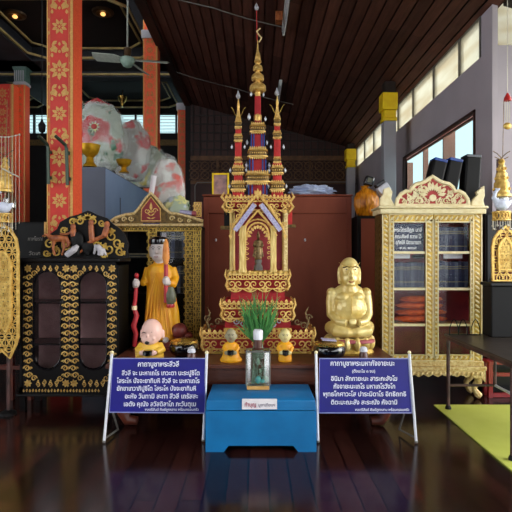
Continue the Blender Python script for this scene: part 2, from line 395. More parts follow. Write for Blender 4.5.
def fret_band(mb, f, w, h, cell, r, crown=True, drop=True):
    """openwork band: rails, mirrored scrolls, leaf cresting above, scallops below"""
    n = max(1, round(w / cell)); c = w / n
    zt = h * 0.84 if crown else h; zb = h * 0.16 if drop else 0
    put(mb, [(-w / 2, zt), (w / 2, zt)], f, r * 1.2, closed=False)
    put(mb, [(-w / 2, zb), (w / 2, zb)], f, r * 1.1, closed=False)
    if h > 0.1: put(mb, [(-w / 2, zb + (zt - zb) * 0.66), (w / 2, zb + (zt - zb) * 0.66)], f, r * 0.9)
    for i in range(n):
        x = -w / 2 + c * (i + 0.5); hh = (zt - zb) * (0.62 if h > 0.1 else 0.9)
        q = min(c * 0.27, hh * 0.5)
        put(mb, spiral(x - c * 0.24, zb + hh * 0.5, q, 1.2, -PI / 2, 1), f, r)
        put(mb, spiral(x + c * 0.24, zb + hh * 0.5, q, 1.2, -PI / 2, -1), f, r)
        if h > 0.1:
            for k in range(3): put(mb, circ(x + (k - 1) * c / 3, zb + (zt - zb) * 0.83, min(c / 7, (zt - zb) * 0.13), 6), f, r * 0.7, closed=True)
        if crown:
            for k in (-1, 0, 1): plate(mb, leaf2(x + k * c / 3, zt, (h - zt) * (1.25 if k == 0 else 0.85), c * 0.24, PI / 2), f)
        if drop:
            put(mb, [(x - c / 2 + c * t / 6, zb - zb * 0.95 * math.sin(PI * t / 6)) for t in range(7)], f, r * 0.9)
            plate(mb, leaf2(x, zb, zb * 0.9, c * 0.3, -PI / 2), f)
def vine(mb, path, f, r, amp, step):
    """scrolls alternating along a path of 2-D points"""
    L = [0]
    for i in range(1, len(path)): L.append(L[-1] + math.dist(path[i], path[i - 1]))
    n = max(2, round(L[-1] / step)); k = 0
    for q in range(n):
        s0 = (q + 0.5) * L[-1] / n
        while k < len(L) - 2 and L[k + 1] < s0: k += 1
        t = (s0 - L[k]) / max(1e-9, L[k + 1] - L[k]); a, b = path[k], path[k + 1]
        x, z = a[0] + (b[0] - a[0]) * t, a[1] + (b[1] - a[1]) * t
        an = math.atan2(b[1] - a[1], b[0] - a[0]); sg = 1 if q % 2 else -1
        ox, oz = -math.sin(an) * sg * amp * 0.25, math.cos(an) * sg * amp * 0.25
        put(mb, spiral(x + ox, z + oz, amp * 0.7, 1.25, an + PI / 2 * sg, -sg, 12), f, r)
        put(mb, spiral(x - ox * 2.2, z - oz * 2.2, amp * 0.36, 1.0, an - PI / 2 * sg, sg, 8), f, r * .8)
        plate(mb, leaf2(x - ox * 1.5, z - oz * 1.5, amp * 0.75, amp * 0.34, an + sg * .6), f, 0.002)
def inside(poly, x, y):
    c = False; n = len(poly)
    for i in range(n):
        a, b = poly[i], poly[i - 1]
        if (a[1] > y) != (b[1] > y) and x < (b[0] - a[0]) * (y - a[1]) / (b[1] - a[1]) + a[0]: c = not c
    return c
def lace(mb, poly, f, cell, r, border=1.6):
    xs = [p[0] for p in poly]; ys = [p[1] for p in poly]
    put(mb, poly, f, r * border, closed=True)
    j = 0; y = min(ys) + cell * 0.4
    while y < max(ys):
        x = min(xs) + (cell * 0.5 if j % 2 else 0)
        while x < max(xs) + cell:
            if inside(poly, x, y):
                put(mb, circ(x, y, cell * 0.46, 7), f, r, closed=True)
                if j % 2: put(mb, [(x - cell * .3, y), (x + cell * .3, y)], f, r * 0.9)
                else: put(mb, [(x, y - cell * .3), (x, y + cell * .3)], f, r * 0.9)
            x += cell
        y += cell * 0.86; j += 1
def flat(y): return lambda u, v: (u, y, v)

# ------------------------------------------------------------------ lettering
_tc = {}
def glyphs(body):
    if body in _tc: return _tc[body]
    c = bpy.data.curves.new('t', 'FONT'); c.body = body; c.size = 1.0; c.offset = 0.02; c.resolution_u = 3
    o = bpy.data.objects.new('t', c); COL.objects.link(o)
    dg = bpy.context.evaluated_depsgraph_get(); me = bpy.data.meshes.new_from_object(o.evaluated_get(dg))
    vs = [(v.co.x, v.co.y) for v in me.vertices]; fs = [tuple(p.vertices) for p in me.polygons]
    bpy.data.objects.remove(o); bpy.data.meshes.remove(me); bpy.data.curves.remove(c)
    _tc[body] = (vs, fs); return vs, fs
def write(mb, body, x0, x1, zbase, size, f):
    """one line of writing fitted between x0 and x1, letters of the given size, on f(u, v)"""
    vs, fs = glyphs(body); a = min(v[0] for v in vs); b = max(v[0] for v in vs); k = (x1 - x0) / (b - a)
    mb.add([f(x0 + (v[0] - a) * k, zbase + v[1] * size) for v in vs], fs)

# ================================================================== SETTING
def zc(x): return 4.17 + (2.6 - x) * 0.275            # underside of the sloping roof
fl = MB().box(-12, 8, -9, 18, -0.1, 0); st(fl.build('floor', 'floor_boards'))
cb = MB()
w = 0.16; x = -1.79
while x < 2.62:
    x1 = min(x + w - 0.02, 2.66)
    cb.add([(x, -8.0, zc(x)), (x1, -8.0, zc(x1)), (x1, 13.0, zc(x1)), (x, 13.0, zc(x)), (x, -8.0, zc(x) + .02), (x1, -8.0, zc(x1) + .02), (x1, 13.0, zc(x1) + .02), (x, 13.0, zc(x) + .02)],
           [(0, 3, 2, 1), (4, 5, 6, 7), (0, 1, 5, 4), (1, 2, 6, 5), (2, 3, 7, 6), (3, 0, 4, 7)])
    x += w
cb.add([(-1.8, -8.0, zc(-1.8) + .02), (2.7, -8.0, zc(2.7) + .02), (2.7, 13, zc(2.7) + .02), (-1.8, 13, zc(-1.8) + .02), (-1.8, -8.0, zc(-1.8) + .12), (2.7, -8.0, zc(2.7) + .12), (2.7, 13, zc(2.7) + .12), (-1.8, 13, zc(-1.8) + .12)],
       [(0, 3, 2, 1), (4, 5, 6, 7), (0, 1, 5, 4), (1, 2, 6, 5), (2, 3, 7, 6), (3, 0, 4, 7)])
st(cb.build('ceiling', 'ceiling_boards'))
st(MB().box(-1.86, -1.7, -8, 13, 5.3, 5.75).build('beam', 'dark_wood'))

ev = MB(); ev.add([(2.71, -8, zc(2.71)), (4.2, -8, zc(4.2)), (4.2, 5.48, zc(4.2)), (2.71, 5.48, zc(2.71)), (2.71, -8, zc(2.71) + .08), (4.2, -8, zc(4.2) + .08), (4.2, 5.48, zc(4.2) + .08), (2.71, 5.48, zc(2.71) + .08)],
       [(0, 3, 2, 1), (4, 5, 6, 7), (0, 1, 5, 4), (1, 2, 6, 5), (2, 3, 7, 6), (3, 0, 4, 7)])
st(ev.build('ceiling', 'dark_wood'))  # eave slab added beyond the ceiling to shade the right step wall
# right wall: solid with a clerestory strip and a big window
XR = 2.6
rw = MB()
rw.box(XR, XR + .06, 5.5, 13.2, 0, 1.5)
rw.box(XR, XR + .06, 5.5, 5.94, 1.5, 3.11)
rw.box(XR, XR + .06, 8.78, 13.2, 1.5, 3.11)
rw.box(XR, XR + .06, 5.5, 13.2, 3.11, 3.70)
rw.box(XR, XR + .06, 5.5, 5.79, 3.70, 5.0)
rw.box(XR - 0.0, XR + .06, 12.91, 13.2, 3.7, 4.3)
st(rw.build('wall_right', 'wall_paint'))
sw = MB(); sw.box(XR + .06, 3.2, 5.502, 5.7, 0, 3.72); sw.box(XR + .06, 3.2, 5.502, 5.7, 4.6, 5.0)
st(sw.build('wall_front_right', 'wall_paint'))
st(MB().box(XR + .06, 3.2, 5.58, 5.62, 3.72, 4.6).build('window_1', 'frosted'))

# unseen dark rear wall with two doorways, added behind the viewer for contrast in the gold
rb_ = MB(); rb_.box(-12, -3.6, -8.2, -8.0, 0, 7); rb_.box(-1.6, 1.2, -8.2, -8.0, 0, 5.6); rb_.box(-3.6, -1.6, -8.2, -8.0, 2.6, 7); rb_.box(1.2, 2.6, -8.2, -8.0, 2.6, 5)
st(rb_.build('wall_rear_unseen', 'wall_wood'))
# clerestory panes with mullions
cw = thing('window_2', (XR + .08, 9, 3.7), 'high strip of cream frosted panes', 'window'); del cw['category']; st(cw)
MB().box(XR + .01, XR + .03, 5.79, 12.9, 3.70, 4.2).build('pane', 'frosted', cw)
mu = [5.79, 6.39, 7.32, 8.28, 9.15, 10.1, 11.05, 12.0, 12.9]
for y in mu: MB().box(XR - .01, XR + .05, y - .018, y + .018, 3.70, 4.17).build('mullion', 'steel_grey', cw)
MB().box(XR - .01, XR + .05, 5.79, 12.9, 4.165, 4.2).build('rail', 'steel_grey', cw)
# big window
bw = thing('window_3', (XR + .09, 7.3, 1.5), 'daylit window with brown frame', 'window'); del bw['category']; st(bw)
wf = MB()
wf.box(XR - .02, XR + .04, 5.92, 5.95, 1.5, 3.13); wf.box(XR - .02, XR + .04, 8.76, 8.80, 1.5, 3.13)
wf.box(XR - .02, XR + .04, 5.92, 8.80, 3.105, 3.135); wf.box(XR - .02, XR + .1, 5.9, 8.82, 1.47, 1.53)
wf.build('frame', 'window_brown', bw)
so = MB()
for y, dx in ((7.06, .17), (7.9, .08)):
    so.box(XR + .04, XR + .04 + dx, y - .015, y + .015, 1.5, 3.25)
so.box(XR + .04, XR + .07, 5.95, 8.78, 3.07, 3.1); so.box(XR + .04, XR + .14, 8.72, 8.76, 1.5, 3.03)
so.build('mullion', 'salmon', bw)
MB().box(XR + .025, XR + .03, 5.95, 8.76, 1.53, 3.09).build('pane', 'window_glass', bw)
# white pillars with yellow capitals against the right wall
for i, d in enumerate((8.2, 12.5)):
    XP = (2.32, 2.5)[i]
    r = thing('column', (XP - .12, d + .13, 0), ('white wall pillar with yellow capital beside the big window', 'white wall pillar with yellow capital at the far corner')[i], 'column'); del r['category']; st(r)
    MB().box(XP - .22, XP - .02, d, d + .2, 0, 3.62).build('shaft', 'pillar_white', r, bevel=.01)
    MB().box(XP - .235, XP - .005, d - .01, d + .21, 3.62, 3.68).box(XP - .22, XP - .02, d, d + .2, 3.68, 3.8).box(XP - .25, XP, d - .03, d + .23, 3.8, 4.08).build('capital', 'yellow_paint', r, bevel=.01)
    MB().box(XP - .21, XP - .03, d, d + .2, 4.08, zc(XP) + .02).build('block', 'dark_wood', r)

# back wall of the aisle with a carved lattice strip
bw_ = MB(); D = 13.0
bw_.box(-1.7, XR, D, D + .15, 0, 3.3)
bw_.box(-1.7, XR, D + .1, D + .15, 3.3, 3.95)
bw_.box(-1.7, XR, D, D + .15, 3.95, 5.6)
st(bw_.build('wall_back', 'wall_wood'))
lt = MB(); lt.box(-1.7, XR - .2, D - .03, D + .02, 3.88, 4.0); lt.box(-1.7, XR - .2, D - .03, D + .02, 3.27, 3.36)
fb = flat(D - .01); xx = -1.6
while xx < XR - .25:
    for zz in (3.5, 3.74):
        put(lt, circ(xx, zz, .11, 8), fb, .02, closed=True); put(lt, [(xx - .14, zz - .12), (xx + .14, zz + .12)], fb, .012); put(lt, [(xx - .14, zz + .12), (xx + .14, zz - .12)], fb, .012)
    xx += .27
for xx in (-1.0, 0.2, 1.4): lt.box(xx - .03, xx + .03, D - .035, D, 3.3, 3.95)
st(lt.build('trim_2', 'lattice_wood'))
gr = MB()
for k in range(24): gr.box(-1.65 + k * .18, -1.62 + k * .18, D - .03, D, 4.0, 5.45)
for k in range(5): gr.box(-1.7, XR - .2, D - .035, D - .005, 4.15 + k * .22, 4.18 + k * .22)
st(gr.build('trim_3', 'dark_wood'))
tag(MB().tube([(X(195, 12.9), 12.9, Z(215, 12.9)), (X(195, 12.9), 12.9, Z(186, 12.9)), (X(197, 12.9), 12.9, Z(182.5, 12.9)), (X(290, 12.9), 12.9, Z(182, 12.9)), (X(347, 12.9), 12.9, Z(182, 12.9))], .014, 6).build('electric_cord', 'cable_white'), 'thin white conduit running along the far dark wall', 'cable')

# left hall
st(MB().box(-12, -11.8, 4, 17.9, 0, 7).build('wall_left', 'hall_wall'))
lb = MB(); D = 17.7
lb.box(-11.8, -1.7, D, D + .15, 0, 5.75); lb.box(-11.8, -1.7, D, D + .15, 6.42, 7.0)
st(lb.build('wall_back_left', 'hall_wall'))
w4 = thing('window_4', (-6, D + .05, 5.75), 'bright high window strip at the far end', 'window'); del w4['category']; st(w4)
MB().box(-11.8, -1.7, D + .06, D + .07, 5.75, 6.42).build('pane', 'window_glass', w4)
for k in range(14): MB().box(-11.5 + k * .72, -11.44 + k * .72, D, D + .1, 5.75, 6.42).build('mullion', 'hall_beam', w4)
lou = MB()
for k in range(6): lou.box(-11.8, -1.7, D + .05, D + .1, 5.8 + k * .11, 5.81 + k * .11)
lou.build('louvre', 'pillar_white', w4)
st(MB().box(-11.8, -1.75, D - .08, D, 5.3, 5.5).build('trim_4', 'gold_old'))
st(MB().box(-1.86, -1.7, 13.15, 17.85, 0, 7).build('wall_side', 'hall_wall'))
st(MB().box(-12, -1.65, -2, 18, 6.85, 6.95).build('ceiling', 'hall_ceiling'))
# coffers: dark beams between, with yellow trim lines
def coffer(x0, x1, y0, y1, z, n):
    t = thing('trim_%d' % n, ((x0 + x1) / 2, (y0 + y1) / 2, z), None, None); st(t)
    for k, (ins, zz, rr_) in enumerate(((0, z, .035), (.22, z + .16, .03))):
        a = .35
        X0, X1, Y0, Y1 = x0 + ins, x1 - ins, y0 + ins, y1 - ins
        pts = [(X0 + a, Y0), (X1 - a, Y0), (X1, Y0 + a), (X1, Y1 - a), (X1 - a, Y1), (X0 + a, Y1), (X0, Y1 - a), (X0, Y0 + a)]
        MB().tube([(p[0], p[1], zz) for p in pts], rr_, 4, True).build('moulding', 'trim_yellow', t)
nb = 5
for j, (y0, y1) in enumerate(((5.6, 8.6), (10.0, 13.0), (14.5, 17.3))):
    for i, (x0, x1) in enumerate(((-5.8, -2.65), (-10.4, -7.2))):
        coffer(x0, x1, y0, y1, 6.55, nb); nb += 1
bm_ = MB()
for (y0, y1) in ((8.6, 10.0), (13.0, 14.5)): bm_.box(-11.8, -1.9, y0 + .05, y1 - .05, 6.5, 6.85)
for (x0, x1) in ((-2.6, -1.9), (-7.15, -5.85)): bm_.box(x0, x1, 4, 17.6, 6.5, 6.85)
st(bm_.build('beam', 'hall_beam'))
b2 = MB(); b2.box(-11.8, -1.9, 13.82, 14.2, 6.35, 6.8); st(b2.build('beam', 'hall_beam'))
b3 = MB()
for z in (6.41, 6.53, 6.66): b3.box(-11.8, -1.9, 13.76, 13.82, z - .022, z + .022)
st(b3.build('trim_11', 'trim_yellow'))

# columns
def motif_strip(mb, cx, z0, z1, y, s, step, phase):
    f = flat(y); z = z0 + phase; k = 0
    while z < z1 - .05:
        if z > z0:
            n = 8; R = s * (1.0 if k % 2 == 0 else 0.78)
            for i in range(n):
                a = 2 * PI * i / n + (0 if k % 2 == 0 else PI / 8)
                plate(mb, leaf2(cx + R * .25 * math.cos(a), z + R * .25 * math.sin(a), R * .8, R * .44, a), f, .002)
            plate(mb, circ(cx, z, R * .17, 8), f, .002)
            for sx in (-1, 1):
                for sz in (-1, 1): plate(mb, leaf2(cx + sx * s * 1.12, z + sz * s * .85, s * .4, s * .2, -sz * PI / 2 * .9), f, .002)
        zz = z + step / 2
        if zz < z1 - .06:
            for sx in (-1, 1):
                plate(mb, leaf2(cx + sx * s * .3, zz - s * .5, s * 1.0, s * .6, PI / 2 - sx * .45), f, .002); plate(mb, leaf2(cx + sx * s * .8, zz + s * .1, s * .5, s * .3, -PI / 2), f, .002)
                plate(mb, leaf2(cx + sx * s * .25, zz + s * .75, s * .7, s * .36, -PI / 2 + sx * .9), f, .002); plate(mb, leaf2(cx + sx * s * .75, zz - s * .95, s * .5, s * .3, PI / 2), f, .002)
            plate(mb, leaf2(cx, zz - s * .5, s * .35, s * .3, PI / 2), f, .002)
            plate(mb, leaf2(cx, zz + s * .25, s * .4, s * .26, PI / 2), f, .002)
        z += step; k += 1
def red_column(x0, x1, y, h, label, step=.435, phase=.2, cap=False, face='red_pillar', mot='motif_gold', s=.085):
    w = x1 - x0
    t = thing('column', ((x0 + x1) / 2, y + w / 2, 0), None, None); st(t, label)
    MB().box(x0, x1, y, y + w, 0, h).build('shaft', 'orange_pillar' if face == 'orange_pillar' else 'red_pillar', t)
    MB().box(x1, x1 + .002, y + .012, y + w - .012, 0, h).build('side_face', 'orange_pillar', t)  # on red shafts, the orange right face has window light painted in
    e = MB(); e.box(x0, x0 + w * .05, y - .004, y, 0, h); e.box(x1 - w * .1, x1, y - .004, y, 0, h); e.box(x0 + w * .1, x0 + w * .115, y - .003, y, 0, h); e.box(x1 - w * .16, x1 - w * .145, y - .003, y, 0, h)
    e.build('edge_band', 'motif_gold', t)
    mo = MB(); motif_strip(mo, (x0 + x1) / 2 - w * .02, max(1.5, 0), h, y - .002, s, step, phase); mo.build('flower_pattern', mot, t)
    if face != 'orange_pillar':
        pass
    if cap:
        c = MB(); c.lathe([(w * .52, h), (w * .56, h + .06), (w * .54, h + .09), (w * .58, h + .1), (w * .56, h + .34), (w * .7, h + .42), (w * .74, h + .52), (w * .6, h + .56)], (x0 + x1) / 2, y + w / 2, 16, 1.0)
        c.build('capital', 'teal_paint', t)
        b = MB(); b.lathe([(w * .56, h - .02), (w * .62, h + .0), (w * .62, h + .05), (w * .56, h + .07)], (x0 + x1) / 2, y + w / 2, 16, 1.0)
        for k in range(5):
            b.box(x0 + w * (k + .1) / 5, x0 + w * (k + .1) / 5 + .02, y - .035, y - .01, h + .08, h + .36)
        b.build('capital_band', 'pillar_white', t)
    return t
red_column(-2.09, -1.83, 5.0, 6.5, 'red square column with gold flowers standing behind the black cabinet', phase=.02, s=.098)
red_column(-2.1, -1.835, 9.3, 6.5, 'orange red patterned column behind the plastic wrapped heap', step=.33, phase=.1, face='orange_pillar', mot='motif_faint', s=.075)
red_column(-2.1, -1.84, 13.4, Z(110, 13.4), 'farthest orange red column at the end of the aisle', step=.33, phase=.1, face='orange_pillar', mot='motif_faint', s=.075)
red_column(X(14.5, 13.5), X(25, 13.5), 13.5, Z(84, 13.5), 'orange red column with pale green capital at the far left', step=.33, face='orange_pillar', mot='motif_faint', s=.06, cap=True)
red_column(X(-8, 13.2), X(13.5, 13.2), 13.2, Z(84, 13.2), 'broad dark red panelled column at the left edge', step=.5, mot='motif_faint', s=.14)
for (y_, za, zb2) in ((13.38, Z(110, 13.4), Z(103, 13.4)), (9.28, 5.45, 5.6)):
    st(MB().box(-2.13, -1.81, y_, y_ + .31, za, zb2).build('trim_12', 'pillar_white'))
# low dark partition hiding the far columns' feet
st(MB().box(-9, -3.6, 10.5, 10.6, 0, Z(222, 10.5)).build('partition', 'hall_wall'))

# ------------------------------------------------------------------ fittings overhead
def tube_light(x, y0, y1, label):
    t = thing('fluorescent_lamp', (x, (y0 + y1) / 2, zc(x) - .12), label, 'lamp', None)
    z = zc(x)
    MB().box(x - .03, x + .03, y0, y1, z - .06, z - .005).build('housing', 'tube_white', t)
    MB().tube([(x, y0 + .03, z - .09), (x, y1 - .03, z - .09)], .019, 10).build('tube', 'white_paint', t)
    for y in (y0 + .015, y1 - .015): MB().box(x - .018, x + .018, y - .014, y + .014, z - .115, z - .06).build('end_cap', 'tube_white', t)
tube_light(.41, 6.2, 7.4, 'unlit white fluorescent tube on the sloping wooden ceiling, near the frame top')
tube_light(.47, 9.5, 10.6, 'unlit fluorescent tube on the ceiling, seen beside the small side spire tip')
jb = tag(MB().box(X(275.5, 6.9), X(282.5, 6.9), 6.85, 7.0, 4.64, 4.76).build('junction_box', 'wood_carved'), 'small brown square box on the dark wooden ceiling', 'junction box')
for k, (d, xa, xb, lab) in enumerate(((7.33, -1.7, .42, 'white cable crossing the ceiling above the spire tip'), (10.7, -1.7, .8, 'white cable crossing the ceiling behind the spire rings'))):
    pts = [(xa + (xb - xa) * i / 8, d, zc(xa + (xb - xa) * i / 8) - .02 - .02 * math.sin(PI * (i % 4) / 4)) for i in range(9)]
    tag(MB().tube(pts, .008, 5).build('cable', 'cable_white'), lab, 'cable')
# ceiling fan
D = 8.0; fx, fz = X(127.5, D), Z(60, D)
fan = thing('ceiling_fan', (fx, D, fz), 'pale green ceiling fan on a long thin rod', 'fan')
MB().tube([(fx, D, fz + .1), (fx, D, 6.85)], .014, 8).build('rod', 'fan_blade', fan)
MB().lathe([(.03, fz + .2), (.06, fz + .18), (.05, fz + .06), (.07, fz + .03)], fx, D, 16).build('canopy_cup', 'fan_brown', fan)
MB().lathe([(.03, fz - .12), (.07, fz - .1), (.12, fz - .02), (.12, fz + .02), (.06, fz + .05)], fx, D, 20).build('motor', 'fan_green', fan)
for a in (PI * .9, PI * .42, PI * .06):
    c, s = math.cos(a), math.sin(a); b = MB()
    dz = .12 if abs(a - PI * .9) < .01 else 0.0
    pts = [(.1, -.04), (.2, -.07), (.62, -.075), (.66, 0), (.62, .075), (.2, .07), (.1, .04)]
    vs = [(fx + u * c - v * s, D + u * s + v * c, fz + dz * u / .6 + v * .55) for u, v in pts] + [(fx + u * c - v * s, D + u * s + v * c, fz + .012 + dz * u / .6 + v * .55) for u, v in pts]
    n = len(pts); b.add(vs, [tuple(range(n))[::-1], tuple(range(n, 2 * n))] + [(i, (i + 1) % n, n + (i + 1) % n, n + i) for i in range(n)])
    b.build('blade', 'fan_blade', fan)
# downlights in the coffers
for (px, py, d, s, lab) in ((15, 14, 11.2, .16, 'glowing round downlight at the upper left in the dark ceiling'), (103, 11.5, 11.1, .16, 'glowing round downlight above the ceiling fan blade'), (44, 52, 13.4, .1, 'small dim downlight against the gold edged red column')):
    x, z = X(px, d), 6.84
    y = (6.84 - H) * F / (256 - py)
    x = (px - 256) * y / F
    t = thing('downlight', (x, y, z), lab, 'downlight')
    MB().lathe([(s * 1.5, z), (s * 1.45, z - .04), (s, z - .05), (s * .7, z - .02)], x, y, 20).build('rim', 'fan_brown', t)
    MB().ball((x, y, z - .06), (s * .35, s * .35, .04)).build('bulb', 'lamp_glow', t)
x, y = X(122.5, 16.4), 16.4
t = thing('pendant_lamp', (x, y, 6.3), 'small brass lamp hanging far off above the wrapped heap', 'lamp')
MB().lathe([(.02, Z(96, y)), (.16, Z(97, y)), (.12, Z(101, y)), (.05, Z(104, y)), (.05, Z(107, y))], x, y, 14).build('shade', 'brass', t)
MB().tube([(x, y, Z(97, y)), (x, y, 6.85)], .012, 6).build('rod', 'fan_brown', t)

# brackets on the red column
for k, (a, b, c, lab) in enumerate((((38.5, 136), (48, 145), (48.5, 184), 'dark green pipe bracket on the left side of the red flowered column'), ((55.5, 136), (66.5, 146), (67.5, 185), 'dark green pipe bracket on the right side of the red flowered column'))):
    pts = [P(a[0], a[1], 4.82), P(b[0], b[1], 4.95), P(c[0], c[1], 4.95)]
    t = thing('pole_bracket', pts[2], lab, 'bracket', None)
    MB().tube([pts[0], pts[0].lerp(pts[1], .9), pts[1] + Vector((0, 0, -.03)), pts[2]], .017, 8).build('pipe', 'bracket_green', t)
    MB().box(pts[1].x - .02, pts[1].x + .02, 4.955, 4.999, pts[1].z - .08, pts[1].z - .05).box(pts[2].x - .02, pts[2].x + .02, 4.955, 4.999, pts[2].z + .05, pts[2].z + .08).build('clamp', 'bracket_green', t)
# little black lantern seen between the columns
x, z = X(42, 9), Z(133, 9)
t = thing('wall_lantern', (x, 9, z), 'small black lantern seen beside the red flowered column', 'lantern')
MB().lathe([(.02, z), (.06, z + .04), (.07, z + .14), (.03, z + .2), (.01, z + .26)], x, 9, 8).build('body', 'black_matte', t)
MB().tube([(x, 9, z + .26), (x, 9, 6.85)], .008, 5).build('hanger', 'black_matte', t)

# ================================================================== FURNITURE
# tall cupboard behind the altar
D = 5.7; x0, x1, zt = X(203, D), X(352, D), Z(196, D)
t = thing('cupboard', ((x0 + x1) / 2, D + .2, 0), 'plain reddish brown wooden cupboard behind the golden altar', 'cupboard')
MB().box(x0, x1, D + .03, D + .42, 0, zt).build('body', 'cupboard_wood', t, bevel=.006)
MB().box(x0 - .01, x1 + .01, D + .0, D + .43, zt, zt + .02).build('top', 'cupboard_wood', t, bevel=.005)
xm = (x0 + x1) / 2
for k, (a, b) in enumerate(((x0 + .005, xm - .004), (xm + .004, x1 - .005))):
    dr = MB(); dr.box(a, b, D + .01, D + .03, .05, zt - .01)
    dr = dr.build('door', 'cupboard_wood', t, bevel=.003)
    fr = MB(); s_ = .055
    fr.box(a, a + s_, D - .006, D + .01, .05, zt - .01); fr.box(b - s_, b, D - .006, D + .01, .05, zt - .01)
    fr.box(a + s_, b - s_, D - .006, D + .01, zt - .2, zt - .01); fr.box(a + s_, b - s_, D - .006, D + .01, .05, .17)
    fr.build('door_frame', 'cupboard_wood', dr, bevel=.004)
    kx = X(216, D) if k == 0 else X(305, D)
    MB().ball((kx, D - .005, Z(240, D)), (.012, .012, .018)).build('knob', 'silver', dr)
# picture and bags on top of the cupboard
D = 5.85; z0 = zt + .02
t = thing('framed_picture', (X(220, D), D, z0), 'small gold framed picture standing on the brown cupboard', 'picture')
a, b, z1 = X(212, D), X(229, D), Z(173, D)
MB().ring([(a + .02, z0 + .02), (b - .02, z0 + .02), (b - .02, z1 - .02), (a + .02, z1 - .02)], [(a, z0), (b, z0), (b, z1), (a, z1)], D, D + .025).build('frame', 'yellow_paint', t)
MB().box(a + .015, b - .015, D + .012, D + .02, z0 + .015, z1 - .015).build('print', 'picture_pink', t)

def lump(name, c, r, m, parent=None, seed=0, amp=.18, fr=3.0, sub=(36, 24), label=None, cat=None, group=None, pleat=0.0, flatb=True):
    mb = MB(); mb.ball((0, 0, 0), 1.0, *sub); out = []
    for v in mb.v:
        n = noise.fractal(v * fr + Vector((seed * 5.1, seed * 2.3, 0)), .8, 2.2, 4)
        rd = abs(noise.noise(v * fr * 1.7 + Vector((seed, 9, 1)))) * 1.3
        k = 1 + amp * (n + .5 - rd) + (pleat * math.sin(math.atan2(v.y, v.x) * 14 + v.z * 3) if pleat else 0)
        q = Vector((v.x * r[0] * k, v.y * r[1] * k, v.z * r[2] * k))
        if flatb and q.z < -r[2] * .93: q.z = -r[2] * .93
        out.append(q + Vector(c))
    mb.v = out
    if flatb:
        zmn = min(v.z for v in out); dz = (c[2] - r[2] * .93) - zmn
    ob = mb.build(name, m, parent, angle=1.2)
    if label: tag(ob, label, cat, group)
    return ob
D = 5.9; c = (X(312, D), D, zt + .02 + .065 * .93)
lump('plastic_bag', c, (.24, .12, .065), 'plastic_blue', seed=3, amp=.35, label='crumpled pale blue plastic bag lying on the brown cupboard', cat='plastic bag')

# narrow dark cabinet beside the cream one, with the amber bundle on top
D = 5.55; x0, x1, z1 = 1.125, X(381, D), Z(216, D)
t = thing('side_cabinet', ((x0 + x1) / 2, D + .2, 0), 'narrow dark cabinet between the brown cupboard and cream cabinet', 'cabinet')
MB().box(x0, x1, D, D + .38, 0, z1).build('body', 'black_matte', t)
MB().box(X(361, D), X(376, D), D - .012, D, .1, z1 - .03).build('door', 'cupboard_wood', t)
MB().box(X(376.5, D), X(378.5, D), D - .016, D, .1, z1 - .03).build('trim', 'gold_dull', t)
c = (X(369.3, D), D + .14, z1 + .155)
t = thing('robe_bundle', (c[0], c[1], z1), 'orange robe bundle wrapped in clear plastic on the narrow dark cabinet', 'bundle')
lump('robe', c, (.138, .13, .165), 'amber', t, seed=11, amp=.12, fr=2.0, pleat=.04)
MB().lathe([(.06, z1 + .27), (.03, z1 + .32), (.05, z1 + .35)], c[0] - .02, c[1], 12).build('knot', 'amber', t)
x, y, z = X(371.5, D), D + .12, z1 + .35
t = thing('black_flask', (x, y, z), 'small black flask lying over the orange robe bundle', 'flask')
M = Matrix.Rotation(.3, 3, 'Y')
MB().obox((x, y, z + .055), (.1, .07, .11), M).build('body', 'black_gloss', t, bevel=.015)
MB().obox((x + .0, y - .037, z + .06), (.05, .006, .05), M).build('badge', 'olive_bag', t)
x = X(385.5, D); y -= .06
M = Matrix.Rotation(-.6, 3, 'Y')
t = thing('wrapped_box', (x, y, z - .08), 'white and black wrapped box leaning beside the robe bundle', 'box')
MB().obox((x, y + .03, z - .04), (.13, .1, .1), M).build('body', 'white_paint', t, bevel=.01)
MB().obox(Vector((x, y + .03, z - .04)) + M @ Vector((0, 0, .072)), (.12, .09, .04), M).build('lid', 'black_gloss', t, bevel=.008)

# ---------------------------------------------------------- cream carved cabinet
CV = [None]
def carved_bar(mb, ax, az, bx, bz, w, y, th=.02, step=None):
    rel = CV[0]
    L = math.dist((ax, az), (bx, bz)); d = Vector(((bx - ax) / L, 0, (bz - az) / L)); p = Vector((-d.z, 0, d.x))
    M = Matrix((d, Vector((0, 1, 0)), p)).transposed(); c = Vector(((ax + bx) / 2, y, (az + bz) / 2))
    mb.obox(c, (L, th, w), M)
    for s in (-1, 1): rel.obox(c + p * s * w * .44 - Vector((0, th * .6, 0)), (L, th * .6, w * .12), M)
    step = .046; n = int(L / step); R = Matrix.Rotation(.7, 3, 'Y')
    for i in range(n):
        q = Vector((ax, y - th * .5, az)) + d * (i + .5) * L / n
        rel.ball(q, (step * .24, th * .55, w * .33), 6, 4, M @ R)
D = 4.86; xl, xr = X(382.5, D), X(482.5, D); yb = D + .28
cab = thing('carved_cabinet', ((xl + xr) / 2, D + .2, 0), 'tall cream and gold carved bookcase with two glass doors', 'bookcase')
zb, ztop = Z(361, D), Z(214, D)
cs = MB(); cs.box(xl, xl + .03, D + .03, yb, zb, ztop); cs.box(xr - .03, xr, D + .03, yb, zb, ztop); cs.box(xl, xr, yb - .02, yb, zb, ztop)
cs.box(xl, xr, D + .03, yb, ztop - .03, ztop); cs.box(xl, xr, D + .03, yb, zb - .02, zb + .02)
cs.build('carcass', 'maroon', cab)
sd = MB(); sd.box(xl - .008, xl, D + .02, yb, zb, ztop)
for z in [zb + .06 * k for k in range(1, int((ztop - zb) / .06))]: sd.ball((xl - .008, D + .1, z), (.01, .04, .022), 6, 4)
sd.build('side_carving', 'gold_old', cab)
shz = [Z(252.5, D), Z(289, D), Z(325, D)]
